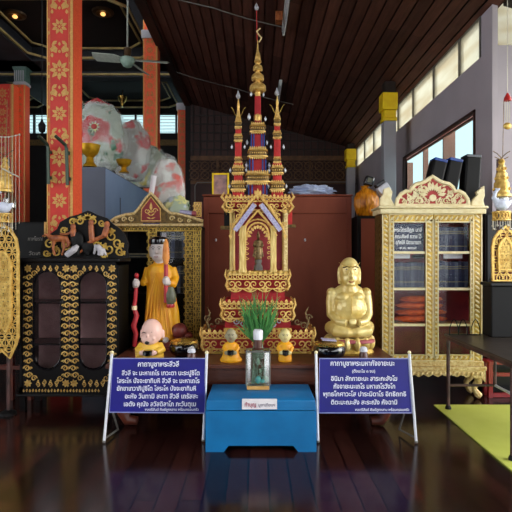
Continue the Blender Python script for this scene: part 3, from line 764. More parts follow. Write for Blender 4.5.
for z in shz: MB().box(xl + .03, xr - .03, D + .04, yb - .02, z - .012, z + .008).build('shelf', 'gold_cream', cab)
CV[0] = MB(); po = MB(); po_w = X(390, D) - xl
carved_bar(po, xl + po_w / 2, zb, xl + po_w / 2, ztop, po_w, D + .02, step=.03)
CV[0].build('carving', 'cream', po.build('post', 'gold_dull', cab))
CV[0] = MB(); po = MB(); carved_bar(po, xr - .045, zb, xr - .045, ztop, .09, D + .02, step=.03); CV[0].build('carving', 'cream', po.build('post', 'gold_dull', cab))
glx = ((X(393.8, D), X(425.5, D)), (X(438.5, D), X(470, D)))
gz0, gz1 = Z(354.5, D), Z(222.5, D)
for k, (a, b) in enumerate(glx):
    oa, ob_ = (X(390, D), X(433.5, D)) if k == 0 else (X(434.5, D), xr - .092)
    df = MB(); CV[0] = MB()
    carved_bar(df, (oa + a) / 2, gz0 - .03, (oa + a) / 2, gz1 + .03, max(.02, a - oa), D + .012, step=.03)
    carved_bar(df, (ob_ + b) / 2, gz0 - .03, (ob_ + b) / 2, gz1 + .03, max(.02, ob_ - b), D + .012, step=.03)
    carved_bar(df, oa, (gz0 + zb) / 2, ob_, (gz0 + zb) / 2, gz0 - zb, D + .012, step=.03)
    carved_bar(df, oa, (gz1 + ztop) / 2, ob_, (gz1 + ztop) / 2, ztop - gz1, D + .012, step=.03)
    d_ = df.build('door', 'gold_dull', cab); CV[0].build('carving', 'cream', d_)
    MB().box(a, b, D + .012, D + .016, gz0, gz1).build('pane', 'cabinet_glass', d_)
    gb = MB()
    for z in shz: gb.box(a, b, D + .0, D + .02, z - .012, z + .012)
    gb.build('glazing_bar', 'cream', d_)
    MB().box(a - .01, a, D - .01, D + .01, gz0, gz1).box(b, b + .01, D - .01, D + .01, gz0, gz1).build('beading', 'cream', d_)
# cornice
co = MB(); co.box(xl - .03, xr + .02, D - .04, yb + .01, ztop, ztop + .05); co.box(xl - .045, xr + .035, D - .055, yb + .02, ztop + .05, ztop + .075)
co.build('cornice', 'cream', cab, bevel=.008)
# crest
zc0 = ztop + .075
half = [(396, 206), (397.5, 199), (401, 194), (406.5, 191), (410, 191.5), (412, 187.5), (416, 184), (421, 183), (425, 181.5), (429, 179), (432.5, 176.5)]
def mirror(h, cx): return h + [(2 * cx - x, y) for x, y in h[::-1][1:]]
ol = [(X(x, D), max(zc0, Z(y, D))) for x, y in mirror(half, 432.5)]
MB().prism(ol, D + .0, D + .03).build('crest_board', 'crest_pink', cab)
cr = MB(); f = flat(D - .006)
cr.tube([Vector((x, D, z)) for x, z in ol], .02, 6)
cr.tube([Vector((ol[0][0], D, zc0 + .01)), Vector((ol[-1][0], D, zc0 + .01))], .016, 6)
cxx = X(432.5, D)
inner = [(cxx + (x - cxx) * .86, zc0 + (z - zc0) * .8) for x, z in ol]
for (u, v, r, s, d) in ((.13, .05, .035, 0, 1), (.2, .045, .03, 2, -1), (.27, .04, .025, 0, 1), (.1, .12, .03, 1, 1), (.17, .105, .028, 3, -1), (.235, .09, .022, 1, 1), (.06, .04, .03, 2, 1)):
    for sg in (-1, 1):
        put(cr, spiral(cxx + sg * u, zc0 + v, r, 1.3, s if sg > 0 else PI - s, d * sg), f, .008)
        plate(cr, leaf2(cxx + sg * u, zc0 + v + r * .5, r * 1.4, r * .8, PI / 2 - sg * .5), f, .004)
rnd = random.Random(5)
for k in range(150):
    u, v = rnd.uniform(-.4, .4), rnd.uniform(.015, .26)
    if inside([(cxx + (x - cxx) * .9, zc0 + (z - zc0) * .86) for x, z in ol], cxx + u, zc0 + v) and math.hypot(u, v - .08) > .1:
        if k % 2: put(cr, spiral(cxx + u, zc0 + v, .02, 1.1, rnd.uniform(0, 6), rnd.choice((-1, 1)), 9), f, .006)
        else: plate(cr, leaf2(cxx + u, zc0 + v, .04, .018, rnd.uniform(0, 6)), f, .004)
for k in range(9):
    a = PI * (k + .5) / 9
    plate(cr, leaf2(cxx + .05 * math.cos(a), zc0 + .1 + .05 * math.sin(a), .085, .03, a), f, .005)
plate(cr, circ(cxx, zc0 + .08, .035, 8), f, .008)
cr.build('crest_carving', 'cream', cab)
for (pts) in ([(379.5, 206), (380, 198), (383, 194), (383.5, 189), (389, 187), (392.5, 192), (391, 199), (395, 206)], [(470, 206), (473, 199), (477, 195), (476, 192), (484, 185.5), (484.5, 196), (483, 200), (484.5, 206)]):
    ob_ = MB().prism([(X(x, D), max(zc0, Z(y, D))) for x, y in pts], D - .01, D + .03).build('corner_finial', 'cream', cab, bevel=.006)
# base, apron and curled legs
ba = MB(); ba.box(xl - .01, xr + .01, D - .01, yb, zb - .05, zb - .0); ba.box(xl - .03, xr + .03, D - .03, yb, zb - .09, zb - .05); ba.build('base', 'gold_cream', cab, bevel=.006)
ap = MB(); nA = 22; f = flat(D - .02)
pz = zb - .09; pts = [(xl - .02 + (xr - xl + .04) * i / nA, pz - (.05 + .012 * math.cos(i * PI)) - (.05 * (abs(i / nA - .5) * 2) ** 6)) for i in range(nA + 1)]
ap.prism([(xl - .02, pz)] + pts + [(xr + .02, pz)], D - .02, D + .01)
for i in range(nA): ap.ball((xl + (xr - xl) * (i + .5) / nA, D - .022, pz - .03), (.014, .008, .024), 6, 4, Matrix.Rotation(.6, 3, 'Y'))
ap.build('apron', 'gold_cream', cab)
for (x, s, y) in ((xl + .06, -1, D + .03), (xr - .06, 1, D + .03), (xl + .06, -1, yb - .06), (xr - .06, 1, yb - .06)):
    pts = [(x - s * .02, pz - .0), (x + s * .035, pz - .06), (x + s * .03, pz - .12), (x - s * .01, pz - .17), (x + s * .0, pz - .2), (x + s * .03, .045), (x + s * .05, .03)]
    lg = MB(); lg.tube([(a, y, b) for a, b in pts], [.05, .048, .036, .026, .026, .034, .03], 8); lg.build('leg', 'gold_cream', cab)
# robes on the third shelf (one bundle stack)
def robe(i, x, z, w, lab):
    lump('folded_robe', (x, D + .14, z), (w, .085, .032), 'orange_cloth', seed=20 + i, amp=.12, fr=2.5, label=lab, cat='robe', group='robes on the third shelf of the cream bookcase')
zs = shz[2] + .008
for i, lab in enumerate(('bottom of four folded orange robes in the cream bookcase', 'second lowest of four folded orange robes in the cream bookcase', 'third folded orange robe up in the cream bookcase', 'top folded orange robe in the cream bookcase')):
    robe(i, X(419 + (i % 2) * 2, 5.0), zs + .036 + i * .066, .27 - .02 * i, lab)

# books
def book_row(x0, x1, y, z, h, n, m, label, group, band=True, dep=.16, m2=None):
    w = (x1 - x0) / n; first = None
    for i in range(n):
        hh = h * random.uniform(.95, 1.0); ww = w * .9
        if i < 2 or True:
            mm = m if (m2 is None or i % 3) else m2
            key = (mm, round(w, 4), h, y, band)
            if key not in _bk:
                r = bpy.data.objects.new('book', None); COL.objects.link(r); r.location = (0, 0, 0)
                b = MB(); b.box(-ww / 2, ww / 2, 0, dep, 0, h); ob1 = b.build('cover', mm, None, origin=(0, 0, 0)); ob1.parent = r; ob1.location = (0, 0, 0)
                if band:
                    c = MB()
                    for q in (.2, .72, .8): c.box(-ww / 2 - .0005, ww / 2 + .0005, -.001, .004, h * q, h * q + .008)
                    ob2 = c.build('spine_band', 'book_band', None, origin=(0, 0, 0)); ob2.parent = r; ob2.location = (0, 0, 0)
                _bk[key] = r; t = r
            else: t = copy_tree(_bk[key])
            t.location = (x0 + w * (i + .5), y, z + .002); t.scale = (1, 1, hh / h)
            tag(t, label, 'book', group)
_bk = {}
a, b = glx[0]; a2, b2 = glx[1]
book_row(a2 + .0, b2 + .01, D + .08, shz[0] + .009, .25, 10, 'book_blue', 'dark blue book in the upright row behind the top right pane', 'books behind the top right pane', m2='book_slate')
book_row(a - .02, b + .02, D + .09, shz[1] + .009, .25, 10, 'book_blue', 'dark blue book in the row behind the second left pane', 'books behind the second left pane', m2='book_slate')
book_row(a2, b2 + .02, D + .09, shz[1] + .009, .26, 10, 'book_blue', 'dark blue book in the row behind the second right pane', 'books behind the second right pane', m2='book_slate')
for (u0, u1, lab) in ((X(396, D), X(412, D), 'white paper strip across the books behind the second left pane'), (X(446, D), X(465, D), 'white paper strip across the books behind the second right pane')):
    tag(MB().box(u0, u1, D + .06, D + .07, Z(258.5, D), Z(254, D)).build('paper_strip', 'paper'), lab, 'paper')
tag(MB().ball((X(420, D), D + .05, Z(256.5, D)), (.07, .018, .022)).build('cloth_roll', 'black_matte'), 'small black roll on top of books behind the left door', 'cloth')
# hanging writing in the top left pane
t = thing('book_sign', (X(410, D), D + .05, shz[0] + .011), 'dark sign with white Thai writing behind the top left pane', 'sign')
MB().box(a + .002, b - .002, D + .05, D + .06, shz[0] + .011, gz1 - .01).build('board', 'book_blue', t)
wr = MB(); f = lambda u, v: (X(u, D), D + .047, Z(-v, D))
for body, u0, u1, yy, s in (('พระไตรปิฎก บาลี', 395.5, 423.5, 231.5, 5.6), ('คณะศิษย์ ถวาย ไว้', 396.5, 423, 238, 5.2), ('อุทิศให้ บิดามารดา', 397, 422.5, 244, 5.2), ('พ.ศ. ๒๕๓๕', 401, 418, 249, 3.4)):
    write(wr, body, u0, u1, -yy, s, f)
wr.build('lettering', 'pure_white', t)
# black boxes on top of the cream cabinet
zt2 = zc0
for i, (px, w_, py, tilt, lab) in enumerate(((433, .16, 160, -.24, 'tilted black box leaning at left on top of the cream bookcase'), (449, .16, 160, -.2, 'middle tilted black box with blue sheen on the cream bookcase'), (469.5, .18, 157, -.06, 'large upright black box on the right of the cream bookcase top'))):
    x, y = X(px, 5.03), 5.03 + .0 * i; hgt = Z(py, 5.03) - zt2
    M = Matrix.Rotation(-tilt, 3, 'Y'); t = thing('black_box', (x, y, zt2), lab, 'box', 'black boxes on the cream bookcase')
    hh = hgt / math.cos(tilt) - abs(math.sin(tilt)) * w_ * .8
    cx = x; cz = zt2 + hgt / 2
    MB().obox((cx, y, cz), (w_ * .88, .16, hh), M).build('body', 'black_matte', t, bevel=.02)
    MB().obox(Vector((cx, y, cz)) + M @ Vector((0, 0, hh / 2)), (w_ * .8, .165, .03), M).build('sheen_strip', 'blue_sheen' if i < 2 else 'black_blue', t, bevel=.004)  # bluish sheen along the top edge, put in as a coloured strip

# ---------------------------------------------------------- gold bookcase behind the standing monk
D = 5.3; xl, xr = X(116, D), X(201, D); yb = D + .385; ztop = Z(226, D)
bc = thing('gilded_bookcase', ((xl + xr) / 2, D + .2, 0), 'black bookcase with gilded lattice frame and emblem crest behind the standing monk', 'bookcase')
cs = MB(); cs.box(xl, xl + .03, D + .03, yb, .1, ztop); cs.box(xr - .03, xr, D + .03, yb, .1, ztop); cs.box(xl, xr, yb - .02, yb, .1, ztop); cs.box(xl, xr, D + .03, yb, ztop - .03, ztop); cs.box(xl, xr, D + .03, yb, .1, .2)
cs.build('carcass', 'black_lacquer', bc)
sh = [Z(258, D), Z(294, D), Z(330, D)]
for z in sh: MB().box(xl + .03, xr - .03, D + .05, yb - .02, z - .015, z).build('shelf', 'black_lacquer', bc)
bars = [(X(118, D), X(122, D), .2, ztop), (X(147.5, D), X(156, D), .2, ztop), (X(184.5, D), X(201, D), .2, ztop)]
fr = MB()
for (u0, u1, v0, v1) in bars: fr.box(u0, u1, D + .02, D + .035, v0, v1)
fr.box(xl, xr, D + .02, D + .035, ztop - .06, ztop)
fr.build('frame', 'black_lacquer', bc)
la = MB(); f = flat(D + .012)
for (u0, u1, v0, v1) in ((X(118, D), X(148, D), ztop - .05, ztop), (X(148, D), X(156.5, D), .3, ztop), (X(156.5, D), X(201, D), ztop - .05, ztop), (X(185, D), X(194, D), .3, ztop - .05), (X(195, D), X(201, D), .3, ztop - .05)):
    lace(la, [(u0 + .006, v0), (u1 - .006, v0), (u1 - .006, v1), (u0 + .006, v1)], f, .045 if u1 - u0 > .08 else .036, .0055)
la.build('lattice', 'gold_dull', bc)
pn = MB(); pn.box(X(122, D), X(147.5, D), D + .03, D + .034, .2, ztop - .06); pn.box(X(156, D), X(184.5, D), D + .03, D + .034, .2, ztop - .06); pn.build('pane', 'cabinet_glass', bc)
# pediment
pd = [(111, 221), (116, 217.5), (126, 214.5), (134, 213.5), (139, 208), (142, 204), (146, 198), (151, 193), (156, 198), (161, 204), (164, 208), (170, 213), (180, 214.5), (190, 217), (203, 221), (203, 226), (111, 226)]
MB().prism([(X(x, D), Z(y, D)) for x, y in pd], D + .0, D + .04).build('pediment', 'gold_old', bc)
pr = MB(); f = flat(D - .008)
pr.tube([P(x, y, D) for x, y in pd[:15]], .016, 6)
pr.tube([P(111, 225, D - .01), P(203, 225, D - .01)], .016, 6)
for (u, v, r, d) in ((124, 219.5, .028, 1), (131, 218.5, .03, -1), (172, 218.5, .03, 1), (180, 219.5, .028, -1), (189, 221, .022, 1), (116.5, 221.5, .02, 1)):
    put(pr, spiral(X(u, D), Z(v, D), r, 1.3, 0, d), f, .009)
pr.build('pediment_scroll', 'gold_pale', bc)
em = MB().prism([(X(x, D), Z(y, D)) for x, y in ((141, 222), (142, 209), (147, 202.5), (151.3, 197), (156, 202.5), (161, 209), (161, 222))], D - .012, D).build('emblem', 'maroon', bc)
eb = MB(); f = flat(D - .016); X_ = lambda p: X(p, D)
put(eb, [(X(x, D), Z(y, D)) for x, y in ((141.5, 221), (142, 209), (151.3, 197), (160.5, 209), (161, 221))], f, .007, closed=True)
for s in (-1, 1):
    put(eb, spiral(X(151.3 + s * 4, D), Z(211, D), .03, 1.1, 0, s), f, .006)
    for k in range(3): plate(eb, leaf2(X(151.3, D), Z(219 - 3 * k, D), .05, .015, PI / 2 - s * (1.2 - .25 * k)), f)
plate(eb, leaf2(X(151.3, D), Z(211, D), .09, .03, PI / 2), f)
eb.build('emblem_relief', 'gold', em)
tag(MB().box(X(143.5, D), X(160, D), D - .02, D - .005, Z(226, D), Z(223.5, D)).build('plaque', 'blue_sign', bc))
book_row(X(158, D), X(184, D), D + .12, sh[0], .3, 7, 'book_black', 'black book in the row beside the standing monk hat', 'books on the top shelf of the gilded bookcase', m2='book_slate')
book_row(X(175, D), X(185, D), D + .12, sh[1], .3, 3, 'book_black', 'black book in the second shelf row of the gilded bookcase', 'books on the second shelf of the gilded bookcase', m2='book_slate')
tag(MB().box(X(160, D), X(164.5, D), D + .1, D + .115, Z(240, D), Z(232, D)).build('paper_label', 'paper'), 'small white label on the books above the standing monk hat', 'label')
book_row(X(124, D), X(146, D), D + .12, sh[0], .05, 1, 'book_black', 'black folder lying flat behind the left pane of the gilded bookcase', 'flat folders in the gilded bookcase')

# ---------------------------------------------------------- black cabinet with arched glass doors
D = 4.5; xl, xr = X(18.5, D), X(118, D); yb = D + .38; z0, z1 = Z(394, D), Z(262, D)
bk = thing('black_cabinet', ((xl + xr) / 2, D + .2, 0), 'black lacquered cabinet with two arched glass doors and gold scrolls', 'cabinet')
cs = MB(); cs.box(xl, xl + .03, D + .02, yb, z0, z1); cs.box(xr - .03, xr, D + .02, yb, z0, z1); cs.box(xl, xr, yb - .02, yb, z0, z1); cs.box(xl, xr, D + .02, yb, z0, z0 + .06); cs.box(xl, xr, D + .02, yb, z1 - .03, z1)
cs.build('carcass', 'black_lacquer', bk)
MB().box(xl + .03, xr - .03, yb - .03, yb - .02, z0 + .06, z1 - .03).build('lining', 'lining_red', bk)
for z in (Z(303, D), Z(345, D)): MB().box(xl + .03, xr - .03, D + .04, yb - .03, z - .01, z + .008).build('shelf', 'black_lacquer', bk)
MB().box(xl - .02, xr + .02, D - .03, yb + .01, z1, z1 + .035).build('cornice', 'black_lacquer', bk, bevel=.008)
MB().box(xl - .015, xr + .015, D - .02, yb + .01, z0 - .02, z0).build('plinth', 'black_lacquer', bk, bevel=.005)
for (x, y) in ((xl + .03, D + .03), (xr - .03, D + .03), (xl + .03, yb - .03), (xr - .03, yb - .03)): MB().box(x - .025, x + .025, y - .025, y + .025, 0, z0 - .02).build('leg', 'black_lacquer', bk)
def stadium(cx, cz, hw, hh, n=12):
    pts = []
    for i in range(n + 1):
        a = PI * i / n; pts.append((cx + hw * math.cos(a), cz + hh - hw + hw * math.sin(a)))
    for i in range(n + 1):
        a = PI + PI * i / n; pts.append((cx + hw * math.cos(a), cz - hh + hw + hw * math.sin(a)))
    return pts
def rect_ring(pts, cx, cz, x0, x1, v0, v1):
    out = []
    for (x, z) in pts:
        dx, dz = x - cx, z - cz; ks = []
        if dx > 1e-6: ks.append((x1 - cx) / dx)
        if dx < -1e-6: ks.append((x0 - cx) / dx)
        if dz > 1e-6: ks.append((v1 - cz) / dz)
        if dz < -1e-6: ks.append((v0 - cz) / dz)
        k = min(ks); out.append((cx + dx * k, cz + dz * k))
    return out
scr_mat = 'gold'
for k, (ga, gb_, oa, ob_) in enumerate(((33.5, 61.5, 23.5, 68.2), (79.5, 107.5, 69.2, 117))):
    cx, cz = X((ga + gb_) / 2, D), Z(320, D); hw = (X(gb_, D) - X(ga, D)) / 2; hh = (Z(271, D) - Z(369.5, D)) / 2
    sp = stadium(cx, cz, hw, hh); v0, v1 = Z(388, D), z1 - .012
    oo = rect_ring(sp, cx, cz, X(oa, D), X(ob_, D), v0, v1)
    d_ = MB().ring(sp, oo, D - .005, D + .02)
    for (qx, qz) in ((X(oa, D), v0), (X(ob_, D), v0), (X(oa, D), v1), (X(ob_, D), v1)):
        pass
    d_ = d_.build('door', 'black_lacquer', bk)
    MB().prism(sp, D + .006, D + .01).build('pane', 'dark_glass', d_)
    MB().tube([(a, D - .006, b) for a, b in sp], .011, 6, True).build('moulding', 'black_gloss', d_)
    g = MB(); f = flat(D - .012); m_ = .055
    xA, xB = cx - hw - .045, cx + hw + .045; zA, zB = Z(383, D), Z(268.5, D)
    path = [(xA, zA + .04), (xA, zB - .05)]; vine(g, path, f, .0075, .042, .062)
    path = [(xB, zA + .04), (xB, zB - .05)]; vine(g, path, f, .0075, .042, .062)
    path = [(xA + .06, zA + .0), (xB - .06, zA + .0)]; vine(g, path, f, .0065, .032, .055)
    path = [(xA + .06, zB + .0), (xB - .06, zB + .0)]; vine(g, path, f, .006, .026, .055)
    for (qx, qz, sx, sz) in ((xA, zA, 1, 1), (xB, zA, -1, 1), (xA, zB, 1, -1), (xB, zB, -1, -1)):
        for i in range(7):
            a = 2 * PI * i / 7; plate(g, leaf2(qx, qz, .036, .022, a), f, .004)
        put(g, spiral(qx + sx * .055, qz + sz * .045, .028, 1.3, 0, sx), f, .006)
    g.build('gold_scroll', scr_mat, d_)
g = MB(); f = flat(D - .004); vine(g, [(X(22, D), Z(390.5, D)), (X(100, D), Z(390.5, D))], f, .004, .014, .028); g.build('base_scroll', 'gold', bk)
# crest of the black cabinet
cp = [(40, 258), (41, 247), (43, 238), (50, 234), (57, 229), (60, 222), (70, 216.5), (78, 214.5), (84, 212), (88, 210.5), (92, 212), (98, 215), (107, 218), (113, 224), (119, 228), (125, 234), (128, 243), (127, 251), (129, 258)]
Dc = D + .1
hb = MB().prism([(X(x, Dc), Z(y, Dc)) for x, y in cp], Dc, Dc + .03).build('crest', 'black_lacquer', bk)
g = MB(); f = flat(Dc - .008)
for (u, v, r, d, s) in ((50, 244, .045, 1, 0), (56, 252, .04, -1, 2), (67, 246, .045, 1, 1), (47, 253, .03, -1, 0), (73, 222, .03, 1, 0), (80, 221, .035, -1, 2), (94, 221, .035, 1, 1), (102, 223, .03, -1, 0), (112, 236, .05, 1, 1), (118, 243, .045, -1, 0), (109, 249, .05, 1, 2), (120, 251, .04, -1, 0), (97, 246, .035, 1, 0), (104, 254, .03, -1, 0), (64, 231, .03, 1, 0)):
    put(g, spiral(X(u, Dc), Z(v, Dc), r * 1.15, 1.35, s, d, 16), f, .0115)
    for q in range(2): plate(g, leaf2(X(u, Dc) + r * .8 * math.cos(s), Z(v, Dc) + r * .8 * math.sin(s), r * 1.1, r * .5, s + d * (1.2 + q)), f, .003)
for i in range(7): plate(g, leaf2(X(88, Dc), Z(219, Dc), .055, .022, PI * i / 6), f, .004)
g.build('crest_scroll', 'gold_dull', hb)
# carved figures standing in front of the crest
y = D + .05; zb_ = z1 + .035
fg = thing('carved_figure_group', (X(80, y), y, zb_), 'carved wood figures of riders and elephants on the black cabinet', 'carving')
def fig(name, m, parts, vox=.0065):
    e = MB()
    for p in parts:
        if len(p) == 3 and isinstance(p[2], tuple): e.ball(P(p[0], p[1] - 1.5, y), tuple(k_ * 1.25 if i_ != 1 else k_ for i_, k_ in enumerate(p[2])), 12, 8)
        else: e.tube([P(a_, b_ - 1.5, y) for a_, b_ in p[0]], [k_ * 1.25 for k_ in p[1]], 8)
    sculpt(name, e, m, fg, vox, 2)
fig('horse', 'wood_carved', [(58, 240, (.075, .026, .026)), (((65, 239), (69, 245), (67, 249)), [.022, .016, .012]), (((52, 239), (46, 236), (42, 238)), [.018, .012, .006]), (((54, 241), (53, 250), (55, 257)), [.014, .01, .009]), (((63, 241), (64, 250), (62, 257)), [.014, .01, .009])])
fig('rider', 'wood_carved', [(73, 228, (.02, .02, .024)), (((73, 231), (74, 238)), [.022, .024]), (((73, 233), (66, 236), (60, 235)), [.012, .01, .008])])
fig('spear_bearer', 'wood_carved', [(((80, 254), (88, 245), (100, 239), (107, 237)), [.008, .014, .016, .012]), (107, 226, (.022, .022, .026)), (((107, 229), (104, 238)), [.022, .024]), (91, 224, (.02, .02, .024)), (((91, 227), (92, 241)), [.02, .022])])
fig('buffalo', 'black_matte', [(77, 241, (.05, .026, .06)), (88, 249, (.05, .026, .045)), (((76, 245), (78, 257)), [.022, .018]), (((86, 250), (88, 257)), [.02, .016])])
y = D + .02
fig('elephant_trunk', 'tusk', [(((66, 257), (74, 251), (78, 247)), [.022, .026, .014])])
fig('elephant_head', 'tusk', [(((97, 247), (101, 252), (100, 257)), [.02, .026, .022]), (((96, 246), (94, 256)), [.014, .008]), (((103, 250), (106, 257)), [.014, .008])])
# little dark plaque with faded Thai writing
y = 4.75
t = thing('dark_plaque', (X(32, y), y, z1 + .037), 'dark plaque with faded Thai writing beside the red column', 'sign')
MB().box(X(18, y), X(45, y), y, y + .015, z1 + .038, Z(224, y)).build('board', 'black_matte', t)
MB().box(X(44.5, y), X(46.5, y), y - .01, y + .015, z1 + .038, Z(222, y)).build('edge', 'motif_gold', t)
wr = MB(); f = lambda u, v: (X(u, y), y - .004, Z(-v, y)); write(wr, 'ภาพโบราณ', 28, 45, -240.5, 5, f); write(wr, 'วัดเกาะ', 29, 45, -255, 5, f); wr.build('lettering', 'letter_dim', t)
# dark wooden rack under the left lace panel
t = thing('wooden_rack', (X(2, 4.9), 4.9, 0), 'dark wooden rack at the left edge beside the black cabinet', 'rack')
for x in (-2.6, -2.38, -2.2): MB().box(x - .02, x + .02, 4.85, 4.9, 0, .78).build('post', 'foot_brown', t)
for z in (.3, .56, .74): MB().box(-2.64, -2.17, 4.84, 4.91, z, z + .035).build('rail', 'foot_brown', t)
MB().box(-2.55, -2.4, 4.88, 4.9, .6, .74).build('panel', 'steel_grey', t)
# metal box mass left behind the column
D = 6.0; bx1, bz = -1.81, 2.47
t = thing('grey_storage_box', (-2.1, 7.2, 0), 'large blue grey storage box behind the red column', 'storage box')
MB().box(-2.4, bx1, D, 8.5, 0, bz).build('body', 'grey_box', t, bevel=.01)
MB().box(bx1, bx1 + .012, D + .01, 8.49, .02, bz - .02).build('side_face', 'bluegrey_box', t)
MB().box(bx1 + .012, bx1 + .02, D + .6, D + .62, .05, bz - .3).build('seam', 'grey_box', t)

# wrapped parcels on the grey box
G = 'plastic wrapped offerings heaped on the grey box'
def wrap(px0, px1, py0, zb, d, m, seed, label, cat='wrapped offering', amp=.1, fr=1.3, group=G, dr=None):
    zt = Z(py0, d); c = ((X(px0, d) + X(px1, d)) / 2, d, (zt + zb) / 2 + .01); r = ((px1 - px0) / 2 * d / F, dr or (px1 - px0) / 2 * d / F * .8, (zt - zb) / 2)
    t = thing('wrapped_offering', (c[0], c[1], zb), label, cat, group)
    lump('contents', (c[0], c[1], c[2] - .015), (r[0] * .93, r[1] * .93, r[2] * .93), m, t, seed=seed, amp=amp * 1.3, fr=fr, sub=(48, 32))
    lump('plastic_film', c, (r[0] * 1.0, r[1] * 1.0, r[2] * 1.0), 'film', t, seed=seed + 40, amp=.09, fr=1.6, sub=(56, 40))
    return t
big_ = wrap(68, 126, 101, bz, 6.8, 'wrap_red', 2, 'biggest plastic wrapped offering, rounded top with red and green pattern', dr=.3)
wrap(111, 151, 121, bz, 7.5, 'wrap_pink', 5, 'plastic wrapped offering with pink top in the middle of the heap', dr=.2)
wrap(121, 170, 146, bz, 8.15, 'wrap_pale', 8, 'pale green plastic wrapped offering sloping down the heap', dr=.22)
m_ = MB(); f = lambda u, v: P(u, -v, 6.46)
for i in range(10): plate(m_, leaf2(94, -127, 6.5, 2, 2 * PI * i / 10), f, .006)
m_.build('rosette', 'wrap_green', big_)
MB().ball(P(94, 126.5, 6.45), (.04, .02, .036)).build('rosette_centre', 'crest_pink', big_)
# offerings standing behind the gilded bookcase
ztop = Z(226, 5.3)
wrap(151, 185, 157, ztop + .005, 5.6, 'wrap_blush', 13, 'tall wrapped offering with pink blots behind the pointed emblem', group=None, dr=.06)
c = P(176, 203, 5.45)
lump('plastic_bag', (c.x, 5.445, Z(226, 5.3) + .165), (.155, .06, .16), 'wrap_green', seed=17, amp=.22, fr=2.2, label='pale green and yellow plastic bag on the gilded bookcase', cat='plastic bag')
t = thing('paper_roll', P(149, 206, 5.5), 'long pale rolled mat standing behind the pointed emblem', 'roll')
MB().tube([P(148.5, 212, 5.5), P(154, 176, 5.5)], .03, 14).build('roll', 'paper', t)
d5 = 5.45
t = thing('gift_box', (X(197.5, d5), d5, Z(217, d5)), 'small red and gold patterned box on the gilded bookcase', 'box')
MB().box(X(194, d5), X(202, d5), d5 - .05, d5 + .03, Z(219, d5), Z(202, d5)).build('body', 'base_red', t)
g = MB(); lace(g, [(X(195, d5), Z(217, d5)), (X(201.5, d5), Z(217, d5)), (X(201.5, d5), Z(203, d5)), (X(195, d5), Z(203, d5))], flat(d5 - .055), .03, .005); g.build('gold_pattern', 'gold', t)
t = thing('cloth_roll', P(187, 214, 5.3), 'small lilac and pink cloth roll on the gilded bookcase', 'cloth')
M = Matrix.Rotation(.2, 3, 'Y')
MB().tube([P(180, 212, 5.35), P(192, 213.5, 5.35)], .026, 12).build('roll', 'mirror_blue', t); MB().tube([P(192, 213.5, 5.35), P(196, 213.8, 5.35)], .028, 12).build('end', 'lotus_pink', t)
def pedestal_bowl(px, py0, py1, w, d, label):
    z0, z1 = Z(py1, d), Z(py0, d); h = z1 - z0; r = w / 2 * d / F; x = X(px, d)
    t = thing('pedestal_bowl', (x, d, z0), label, 'bowl', 'golden pedestal bowls')
    MB().lathe([(r * .7, z0), (r * .66, z0 + h * .08), (r * .4, z0 + h * .2), (r * .32, z0 + h * .42), (r * .5, z0 + h * .5)], x, d, 20).build('foot', 'gold_bowl', t)
    MB().lathe([(r * .3, z0 + h * .46), (r * .75, z0 + h * .6), (r * .92, z0 + h * .8), (r, z0 + h * .97), (r * 1.03, z0 + h), (r * .9, z0 + h * .99), (r * .7, z0 + h * .8)], x, d, 24).build('bowl', 'gold_bowl', t)
pedestal_bowl(90, 145, 167, 20, 6.15, 'larger golden pedestal bowl at the front of the heap')
pedestal_bowl(124, 160, 173, 15, 6.5, 'smaller golden pedestal bowl in the middle of the heap')

# ================================================================== ALTAR
TZ = .52; TY = 4.05
t = thing('altar_table', (0, 4.55, 0), 'low brown wooden altar table carrying the statues and throne', 'table')
MB().box(-1.22, 1.19, TY, 5.1, TZ - .035, TZ).build('top', 'table_wood', t, bevel=.006)
MB().box(-1.19, 1.16, TY + .03, 5.07, TZ - .15, TZ - .035).build('apron', 'table_wood', t, bevel=.004)
MB().box(-1.2, 1.17, TY + .02, 5.08, TZ - .165, TZ - .15).build('moulding', 'foot_brown', t)
for (x, s) in ((-1.12, -1), (1.09, 1)):
    for y in (TY + .08, 5.0):
        lg = MB(); lg.tube([(x, y, TZ - .16), (x + s * .03, y, .3), (x + s * .0, y, .2), (x - s * .03, y, .1), (x - s * .06, y, .045), (x - s * .14, y, .04)], [.06, .07, .06, .05, .045, .035], 10); lg.build('leg', 'foot_brown', t)

# golden throne
AX = X(257.8, 4.6); AY = 4.72
thr = thing('altar_throne', (AX, AY, TZ), 'golden tiered throne with three spires in the middle', 'altar')
def tier(y0b, y1b, pxw, d, depth, cell, name='tier_fretwork'):
    """band from image height y0b to y1b, half width pxw px at depth d, with side returns"""
    w = pxw * 2 * d / F; z0, z1 = Z(y1b, d), Z(y0b, d); mb = MB(); h = z1 - z0
    fret_band(mb, lambda u, v: (AX + u * (1 + .04 * v / h), d, z0 + v), w, h, cell, .009)
    for s in (-1, 1):
        fret_band(mb, lambda u, v, s=s: (AX + s * w / 2 * (1 + .04 * v / h), d + depth / 2 + u, z0 + v), depth, h, cell, .0072)
        # flame-like corner flick
        xs = AX + s * w / 2
        mb.tube([(xs, d, z0 + h * .1), (xs + s * .02, d, z0 + h * .3), (xs + s * .008, d, z0 + h * .55), (xs + s * .03, d, z0 + h * .8), (xs + s * .02, d, z0 + h * 1.1)], [.012, .014, .011, .011, .003], 6)
    mb.build(name, 'gold', thr)
rb = MB()
def blk(pxw, ya, yb_, d, dep): rb.box(AX - pxw * d / F, AX + pxw * d / F, d + .015, d + dep, Z(yb_, d), Z(ya, d))
rb.box(AX - .48, AX + .48, 4.5, 5.0, TZ, Z(333, 4.5))
blk(33, 300, 352, 4.56, .38); blk(27, 274, 302, 4.62, .3)
rb.build('red_base', 'red_cloth', thr)
